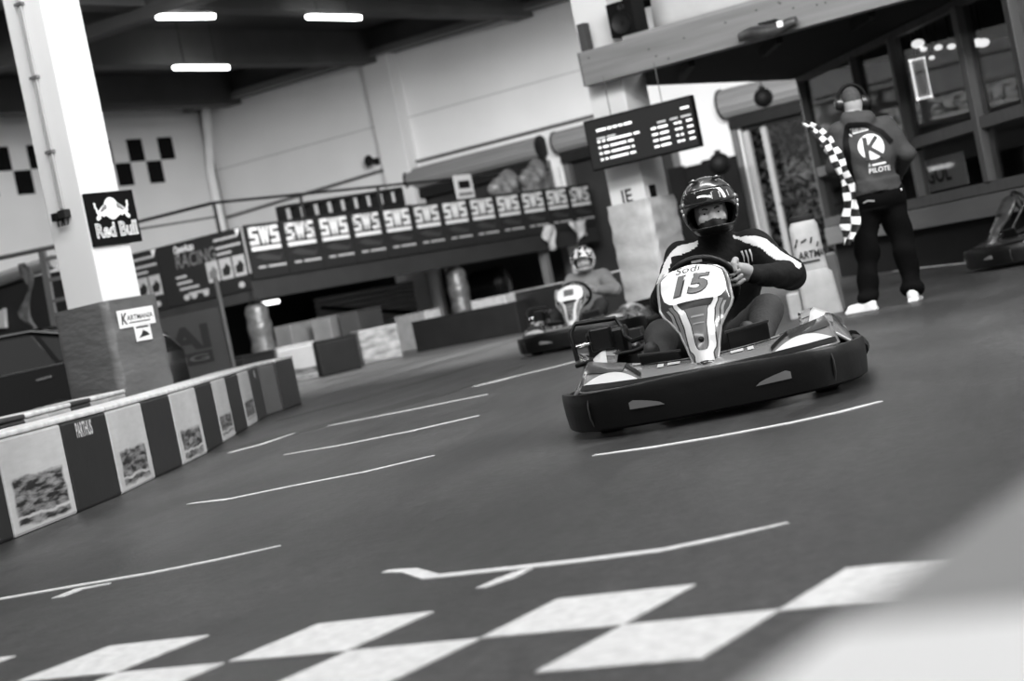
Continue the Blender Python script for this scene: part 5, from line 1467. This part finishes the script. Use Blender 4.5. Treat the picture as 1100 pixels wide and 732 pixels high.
# ================================================================== marshal
M_SWEAT = mat('grey_sweatshirt', 46, .85, .15, 6, .25, 26)
M_TROU = mat('black_trousers', 8, .9, .2, 6, .2, 20, spec=.08)
M_TRAIN = mat('white_trainer', 205, .5, .1, 14)
M_HAIR = mat('short_hair', 48, .8, .3, 40)
MX, MY = 3.06, 15.42
MM = Matrix.Translation((MX, MY, 0))
mar = empty('person', mw=MM); tag(mar, 'person in grey printed sweatshirt and black trousers standing with back turned, holding a flag', 'person')
def mfn(P):
    t = cone(P, (.045, .02, .985), (.06, .0, 1.2), .195, .20)
    t = smin(t, ell(P, (.065, .0, 1.33), (.235, .15, .19)), .08)
    t = smin(t, cone(P, (-.12, .0, 1.465), (.235, .0, 1.435), .085, .085), .05)
    t = smin(t, cone(P, (.03, .02, 1.46), (.012, .03, 1.58), .095, .075), .06)
    hood = smin(cone(P, (-.06, -.06, 1.555), (.10, -.06, 1.535), .06, .06), ell(P, (.02, -.085, 1.50), (.12, .06, .07)), .04)
    t = smin(t, hood, .02)
    t = smin(t, smin(cone(P, (-.14, .0, 1.45), (-.215, .05, 1.20), .085, .072), cone(P, (-.215, .05, 1.20), (-.16, .28, 1.30), .07, .048), .03), .04)
    t = smin(t, smin(cone(P, (.25, .0, 1.42), (.355, -.02, 1.19), .088, .07), cone(P, (.355, -.02, 1.19), (.315, .16, 1.07), .07, .05), .03), .04)
    t = np.maximum(t, .955 - P[:, 2])
    hem = np.maximum(cone(P, (.05, .02, .96), (.055, .02, 1.02), .213, .212), np.abs(P[:, 2] - .985) - .045)
    t = smin(t, hem, .03)
    l = cone(P, (-.04, .02, .92), (.15, .02, .90), .145, .145)
    l = smin(l, ell(P, (.055, -.03, .90), (.19, .15, .14)), .06)
    for (hp, kn, an) in (((-.055, .02, .86), (-.10, .03, .47), (-.165, .02, .11)), ((.165, .02, .84), (.205, .05, .45), (.215, .07, .11))):
        q = smin(cone(P, hp, kn, .125, .092), cone(P, kn, an, .09, .078), .04)
        q = smin(q, ell(P, (an[0], an[1], .12), (.098, .1, .06)), .03)
        l = smin(l, q, .03)
    hd = ell(P, (.02, .03, 1.70), (.078, .098, .115))
    hd = smin(hd, cone(P, (.015, .02, 1.52), (.02, .01, 1.65), .06, .062), .03)
    wr = .006 * np.sin(30 * P[:, 2] + 8 * P[:, 0] + 2.5 * np.sin(11 * P[:, 0])) * np.sin(13 * P[:, 0] + 7 * P[:, 2])
    wl_ = .009 * np.sin(24 * P[:, 2] + 10 * P[:, 0] + 2 * np.sin(9 * P[:, 1])) * (P[:, 2] < .8)
    d = smin(smin(t + wr, l + wl_, .015), hd, .01)
    idm = np.zeros(len(P)); idm[(l + .01 < t)] = 1; idm[P[:, 2] < .935] = 1; idm[(hd < t) & (hd < l)] = 2
    idm[(idm == 2) & (P[:, 2] > 1.685)] = 3
    return d, idm
mb_ = body('body', mfn, (-.36, -.24, .04), (.48, .42, 1.86), .0115, [M_SWEAT, M_TROU, M_SKIN, M_HAIR], mar, 1)
def shoe(par, c, az):
    def fn(P):
        d = smin(cone(P, (0, -.07, .05), (0, .10, .04), .042, .036), ell(P, (0, -.06, .075), (.04, .05, .05)), .03)
        d = np.maximum(smin(d, rbox(P, (0, .015, .018), (.044, .135, .018), .016), .015), -P[:, 2])
        return d, (P[:, 2] < .022).astype(int)
    o = body('shoe', fn, (-.07, -.16, -.01), (.07, .17, .15), .008, [M_TRAIN, mat('shoe_sole', 225, .5)], par, 1)
    o.matrix_local = Matrix.Translation(c) @ Matrix.Rotation(R(az), 4, 'Z'); return o
shoe(mar, (-.225, -.0, 0), 62); shoe(mar, (.215, .07, 0), -22)
# ear defenders
eh = empty('ear_defenders'); eh.parent = mar; eh.matrix_local = Matrix.Translation((.02, .03, 1.70)) @ Matrix.Rotation(R(6), 4, 'Y')
mbt = MB(); mbt.tube([(.115 * math.sin(R(a)), 0, .128 * math.cos(R(a))) for a in range(-95, 96, 10)], .014, 8); mbt.build('headband', M_BLACK, eh, smooth=60)
for s_ in (1, -1):
    m4 = Matrix.Translation((s_ * .075, 0, -.02)) @ Matrix.Rotation(R(90 * s_), 4, 'Y')
    mbt = MB(); mbt.lathe([(.03, 0), (.05, .005), (.055, .025), (.048, .055), (.03, .065), (.01, .067)], 18, m4); mbt.build('cup', mat('cup_black', 26, .3, coat=.4), eh, smooth=50)
# prints on the back (seen from behind: -y side)
bt = bvh_of(mb_)
def onback(x, z, off=.005):
    h_ = bt.ray_cast(Vector((x, -1, z)), Vector((0, 1, 0)), 2.0)
    return (x, (h_[0].y if h_[0] else -.15) - off, z)
M_PRINT = mat('white_print', 215, .7)
cx, czz, rr = .06, 1.295, .105
P = []
for i in range(7):
    P.append([onback(cx + rr * (i / 6) * math.cos(2 * math.pi * j / 28), czz + rr * (i / 6) * math.sin(2 * math.pi * j / 28), .006) for j in range(29)])
MB().grid(P).build('round_print', M_PRINT, mb_, smooth=60)
def strip_on(pts_, w_, off, nm, mt):
    Pq = []
    for (a, b) in zip(pts_[:-1], pts_[1:]):
        d = Vector((b[0] - a[0], b[1] - a[1])).normalized(); n = Vector((-d.y, d.x)) * w_ / 2
        for k in range(6):
            t = k / 5; x, z = a[0] + (b[0] - a[0]) * t, a[1] + (b[1] - a[1]) * t
            Pq.append([onback(x + n.x * q, z + n.y * q, off) for q in (-1, -.33, .33, 1)])
    return MB().grid(Pq).build(nm, mt, mb_, smooth=60)
strip_on([(.02, 1.38), (.005, 1.19)], .036, .010, 'letter_stroke', M_SWEAT)
strip_on([(.02, 1.275), (.115, 1.37)], .032, .010, 'letter_stroke', M_SWEAT)
strip_on([(.035, 1.29), (.14, 1.20)], .034, .010, 'letter_stroke', M_SWEAT)
lettering('PILOTE', -.0, .18, 1.085, 1.125, 0, M_PRINT, mb_, .1, .02, 'lettering', lambda x, z: onback(x, z - (x - .09) * .02))
lettering('A', .0, .022, 1.135, 1.165, 0, M_PRINT, mb_, .1, .01, 'lettering', onback)
strip_on([(.032, 1.147), (.15, 1.15)], .016, .006, 'print_line', M_PRINT)
lettering('K', -.10, -.06, 1.41, 1.47, 0, M_PRINT, mb_, .1, .02, 'lettering', onback)
lettering('KARTMANIA', -.055, .09, 1.44, 1.47, 0, M_PRINT, mb_, .1, .02, 'lettering', onback)
strip_on([(-.055, 1.43), (.07, 1.435)], .008, .006, 'print_line', M_PRINT)
strip_on([(-.13, 1.02), (-.135, 1.2), (-.12, 1.38), (-.08, 1.50), (.06, 1.475), (.17, 1.40), (.24, 1.30)], .045, .009, 'shoulder_strap', M_BLACK)
lettering('Puma', -.09, .0, .86, .885, 0, mat('trouser_print', 150, .7), mb_, .2, .0, 'lettering', onback) if False else strip_on([(-.085, .868), (-.05, .878), (-.0, .866)], .012, .006, 'trouser_print', mat('trouser_print', 150, .7))
strip_on([(.235, .915), (.25, .915)], .014, .006, 'trouser_tag', M_PRINT)
make_hand(mar, (-.16, .28, 1.30), (-.175, .36, 1.345), (-.5, -.75, .55), 1, M_SKIN)
make_hand(mar, (.315, .16, 1.07), (.29, .23, 1.02), (1, 0, .2), 1, mat('dark_glove', 30, .7))
# checkered flag
fg = empty('checkered_flag', mw=MM @ Matrix.Translation((-.175, .36, 1.345))); tag(fg, 'black and white checkered flag hanging from the hand of the standing person', 'flag')
MB().tube([(.05, .08, -.06), (-.235, -.36, .255)], .009, 8).build('staff', mat('flag_staff', 90, .5), fg, smooth=60)
path = [(-.40, -.0, 1.60), (-.315, -.06, 1.52), (-.262, -.12, 1.42), (-.235, -.17, 1.30), (-.215, -.2, 1.16), (-.185, -.2, 1.03), (-.195, -.18, .86), (-.235, -.17, .70), (-.29, -.16, .565)]
wid_ = [.05, .085, .10, .10, .095, .10, .13, .14, .05]
def pth(t):
    k = t * (len(path) - 1); i = min(int(k), len(path) - 2); q = k - i
    return Vector(path[i]).lerp(Vector(path[i + 1]), q) - Vector((-.175, .36, 1.345)), wid_[i] + (wid_[i + 1] - wid_[i]) * q
NR, NC = 84, 8
mbf = MB(); rows_ = []
for i in range(NR + 1):
    t = i / NR; p_, w_ = pth(t); row = []
    tan = (pth(min(1, t + .01))[0] - pth(max(0, t - .01))[0]).normalized(); nrm = Vector((tan.z, 0, -tan.x))
    if nrm.x < 0: nrm = -nrm
    for j in range(NC + 1):
        s_ = j / NC - .5
        fold = .03 * math.sin(s_ * 9 + t * 14) * (.4 + t)
        row.append(p_ + nrm * (s_ * w_) + Vector((.012 * math.sin(t * 30 + s_ * 4) * t, fold - .012, 0)))
    rows_.append(row)
flat = [p for r_ in rows_ for p in r_]; fs = []; mi = []
for i in range(NR):
    for j in range(NC):
        fs.append((i * (NC + 1) + j, i * (NC + 1) + j + 1, (i + 1) * (NC + 1) + j + 1, (i + 1) * (NC + 1) + j)); mi.append(((i // 4) + (j // 4)) % 2)
mbf.add(flat, fs); mbf.mi = mi
mbf.build('cloth', [mat('flag_white', 225, .8), mat('flag_black', 18, .8)], fg, smooth=70, solid=.002)
# ================================================================== padded bollard behind the first kart
FBo = Fr(D(865, 285, 16.5), 100)
bo = empty('padded_bollard', mw=FBo.m)
M_BOL = mat('bollard_white', 172, .55, .15, 6, .1, 10)
xl, zt_ = FBo.uv(846.5, 242); xr = FBo.uv(877, 236)[0]
w_ = (xr - xl)
def bol_sec(z, w2, d2, xo=0.0): return [(xl + w_ / 2 + xo + x, .14 + y, z) for x, y in rounded_rect(w2, d2, .05)]
MB().loft([bol_sec(0.40, w_ + .03, .27, .01), bol_sec(.6, w_ + .01, .26), bol_sec(.79, w_, .25), bol_sec(.83, w_ - .04, .22)]).build('post', M_BOL, bo, smooth=50)
MB().loft([bol_sec(0, w_ + .09, .32, .03), bol_sec(.36, w_ + .06, .30, .02), bol_sec(.40, w_ + .02, .27, .01)]).build('foot_block', M_BOL, bo, smooth=50)
MB().span(xr + .01, xr + .1, .02, .4, 0, .52).build('side_slab', M_BGREY, bo, bevel=.02)
MB().span(xl - .14, xl - .02, .05, .3, 0, .24).build('low_block', M_BOL, bo, bevel=.02)
z1_ = FBo.uv(868, 274)[1]
lettering('ARTMANIA', xl + .03, xr + .14, z1_ - .03, z1_ + .035, 0, M_INK, bo, .1, .02, 'lettering', lambda x, z: (x, -.004, z) if x < xr - .03 else (xr - .03 + (x - xr + .03) * .55, -.004 + (x - xr + .03) * .5, z))
mbp = MB(); mbp.span(xl + .05, xr - .04, -.005, .004, z1_ - .065, z1_ - .052); mbp.build('print_line', M_INK, bo)
for (px, py, dx, dz) in ((855, 262, .03, .07), (863, 259, .05, .02), (871, 258, .02, .05), (878, 262, .015, .04)):
    u_, z_ = FBo.uv(px, py); MB().bar((u_ - dx / 2, .006, z_ - dz / 2), (u_ + dx / 2, .006, z_ + dz / 2), .012, .012, up=(0, 1, 0)).build('tyre_scuff', M_INK, bo)
tag(bo, 'white padded bollard with dark lettering standing behind the kart number 15', 'bollard')
tyr = empty('worn_tyre', mw=FBo.m @ Matrix.Translation((xl + w_ / 2, .15, .83)))
mbq = MB(); mbq.lathe([(.05, 0), (.1, .0), (.115, .02), (.11, .05), (.05, .06)], 16); mbq.build('tyre', M_TYRE, tyr, smooth=50)
mbq = MB(); mbq.lathe([(.02, .01), (.05, .01), (.05, .05), (.02, .05)], 12); mbq.build('rim', M_DARKSTEEL, tyr)
tag(tyr, 'small dark tyre lying on top of the white bollard', 'tyre')

# ================================================================== car behind the barriers
FCa = Fr(D(40, 400, 19.5), 106)
car = empty('car', mw=FCa.m); tag(car, 'black hatchback car parked behind the second barrier row', 'car')
M_CAR = mat('car_black', 6, .2, spec=.3, coat=.35); M_CARG = mat('car_window', 10, .04, coat=1.0)
ur = FCa.uv(76, 400)[0] + .55; zrf = FCa.uv(40, 350)[1]
L0 = ur - 3.9
prof = [(0, .25), (0, .62), (.08, .78), (.95, .92), (1.65, zrf - .06), (2.1, zrf), (3.0, zrf - .02), (3.55, zrf - .16), (3.82, .95), (3.9, .85), (3.9, .3), (3.75, .25)]
def sect(y, k, kz=0):
    return [(L0 + x + (0 if k == 1 else (1 - k) * (1.95 - x)), y, z - kz * max(0, z - .9)) for x, z in prof]
mbc = MB(); mbc.loft([sect(.0, .93, .10), sect(.06, .985, .03), sect(.16, 1, .0), sect(1.5, 1, 0), sect(1.6, .985, .03), sect(1.66, .93, .1)]); mbc.build('car_body', M_CAR, car, smooth=35)
def win(pts_, nm): 
    mbw = MB(); mbw.prism([(L0 + x, z) for x, z in pts_], -.012, .05); return mbw.build(nm, M_CARG, car)
win([(1.25, .96), (1.78, zrf - .10), (2.35, zrf - .07), (2.35, .96)], 'side_window'); win([(2.42, .96), (2.42, zrf - .07), (3.0, zrf - .09), (3.2, .96)], 'side_window'); win([(3.26, .98), (3.1, zrf - .12), (3.42, zrf - .2), (3.6, .98)], 'side_window')
M_TRIM = mat('bright_trim', 170, .2, metal=.8)
MB().tube([(L0 + 1.6, -.0, zrf - .07), (L0 + 2.1, -.0, zrf - .02), (L0 + 3.0, -.0, zrf - .04), (L0 + 3.5, .0, zrf - .17)], .012, 6).build('roof_trim', M_TRIM, car, smooth=60)
MB().tube([(L0 + 1.2, -.016, .94), (L0 + 3.6, -.016, .95)], .010, 6).build('waist_trim', M_TRIM, car, smooth=60)
for x_ in (2.28, 3.05): MB().bar((L0 + x_ - .09, -.02, .83), (L0 + x_ + .09, -.02, .84), .03, .03).build('door_handle', M_TRIM, car, bevel=.01)
for x_ in (.7, 3.15):
    for y_ in (-.01, 1.47):
        m4 = Matrix.Translation((L0 + x_, y_, .3)) @ Matrix.Rotation(R(-90), 4, 'X')
        mbw = MB(); mbw.lathe([(.17, 0), (.29, 0), (.3, .03), (.3, .17), (.29, .2), (.17, .2)], 24, m4); wh = mbw.build('wheel', M_TYRE, car, smooth=40)
        mbw = MB(); mbw.lathe([(.02, .02), (.16, .01), (.175, -.01), (.175, .2), (.02, .18)], 20, m4); mbw.build('hubcap', M_RIM, wh, smooth=40)

# ladder
FLd = Fr(D(48, 310, 24.5), 112)
la = empty('ladder', mw=FLd.m); M_ALU = mat('ladder_aluminium', 130, .4, metal=.5)
(a0, z0_), (a1, z1_) = FLd.uv(48, 348), FLd.uv(28, 272)
(b0, _), (b1, _) = FLd.uv(68, 342), FLd.uv(47, 268)
zb_ = 0.0; k_ = (a1 - a0) / (z1_ - z0_)
xa = lambda z: a0 + k_ * (z - z0_); wdl = b0 - a0
lean = lambda z: .35 * (z / z1_)
for o_ in (0, wdl): MB().bar((xa(0) + o_, lean(0), 0), (xa(z1_) + o_, lean(z1_), z1_), .06, .09).build('stile', M_ALU, la)
nz = 9
for k in range(nz):
    z_ = z1_ * (k + .6) / nz; MB().bar((xa(z_), lean(z_), z_), (xa(z_) + wdl, lean(z_), z_), .04, .05).build('rung', M_ALU, la)
tag(la, 'grey aluminium ladder leaning behind the black car', 'ladder')
rg = []
for i in range(13):
    t = i / 12; rg.append((.0 + .1 * math.sin(t * 7) - .06, -.08 - .03 * math.sin(t * 9), -t * .9))
u_, z_ = FLd.uv(28, 300)
tow = MB(); tow.grid([[(p[0] + s_ * (.06 + .03 * math.sin(i)), p[1] + .03 * math.sin(4 * s_ + i), p[2]) for s_ in (-1, -.3, .3, 1)] for i, p in enumerate(rg)])
o = tow.build('rag', mat('rag_cloth', 96, .8, .3, 10), mw=FLd.m @ Matrix.Translation((u_ + .12, -.05, z_ + .2)), smooth=60, solid=.01); tag(o, 'pale rag hanging on the aluminium ladder', 'cloth')
# dark stored awning and rolled tarpaulin behind the car
f = Fr(D(10, 320, 27.5), 110)
aw = empty('awning', mw=f.m); ua, ub2 = f.uv(-60, 320)[0], f.uv(75, 300)[0]; zt1 = f.uv(5, 305)[1]
MB().span(ua, ub2, 0, .1, 0, zt1).build('dark_sheet', mat('awning_dark', 30, .8, .2, 2), aw)
_a, _b = f.uv(-20, 308), f.uv(62, 281)
MB().tube([(_a[0], -.1, _a[1]), (_b[0], -.1, _b[1])], .10, 12).build('roll', mat('rolled_tarp', 120, .7, .15, 3), aw, smooth=50)
_a, _b = f.uv(-20, 282), f.uv(66, 264)
MB().tube([(_a[0], -.1, _a[1]), (_b[0], -.1, _b[1])], .035, 12).build('roll', mat('rolled_tarp_dark', 80, .7, .15, 3), aw, smooth=50)
mbq = MB(); mbq.prism([(f.uv(-4, 350)[0], f.uv(0, 352)[1]), (f.uv(9, 350)[0], f.uv(9, 352)[1]), (f.uv(8, 331)[0], f.uv(8, 331)[1]), (f.uv(2, 334)[0], f.uv(2, 334)[1])], -.1, -.02); mbq.build('pale_patch', M_BTXT, aw)
tag(aw, 'dark awning with rolled grey tarpaulins behind the black car', 'awning')

# SAI banner
f = Fr(D(205, 370, 23.0), 94); sb_ = empty('fence_banner', mw=f.m)
xa_, xb_ = f.uv(150, 370)[0], f.uv(241, 360)[0]; zt1 = f.uv(200, 337)[1]
MB().span(xa_ - .5, xb_, 0, .03, 0.1, zt1).build('sheet', mat('banner_mid_grey', 60, .6, .12, 2), sb_)
MB().tube([(xb_ + .03, .02, 0), (xb_ + .03, .02, zt1 + .35)], .03, 8).build('post', M_MIDSTEEL, sb_, smooth=60)
MB().tube([(xa_ - .5, .02, 0), (xa_ - .5, .02, zt1 + .1)], .03, 8).build('post', M_MIDSTEEL, sb_, smooth=60)
xs0 = f.uv(163, 372)[0]; xs1 = f.uv(224, 355)[0]; zA1, zA0 = f.uv(200, 351)[1], f.uv(203, 378)[1]
lettering('SAI', xs0 - .02, xs1, zA0, zA1, -.01, M_INK, sb_, 0, .04)
zN1, zN0 = f.uv(210, 379)[1], f.uv(210, 390)[1]
bx_ = MB().span(xs0 - .1, xs1, -.012, -.004, zN0 - .02, zN1).build('dark_strip', M_INK, sb_)
lettering('ING', xs0 + .05, xs1 - .05, zN0 + .01, zN1 - .03, -.018, mat('banner_mid_text', 80, .6), bx_, 0, .02)
tag(sb_, 'grey fence banner with big dark letters beside the vinyl pillar pad', 'banner')
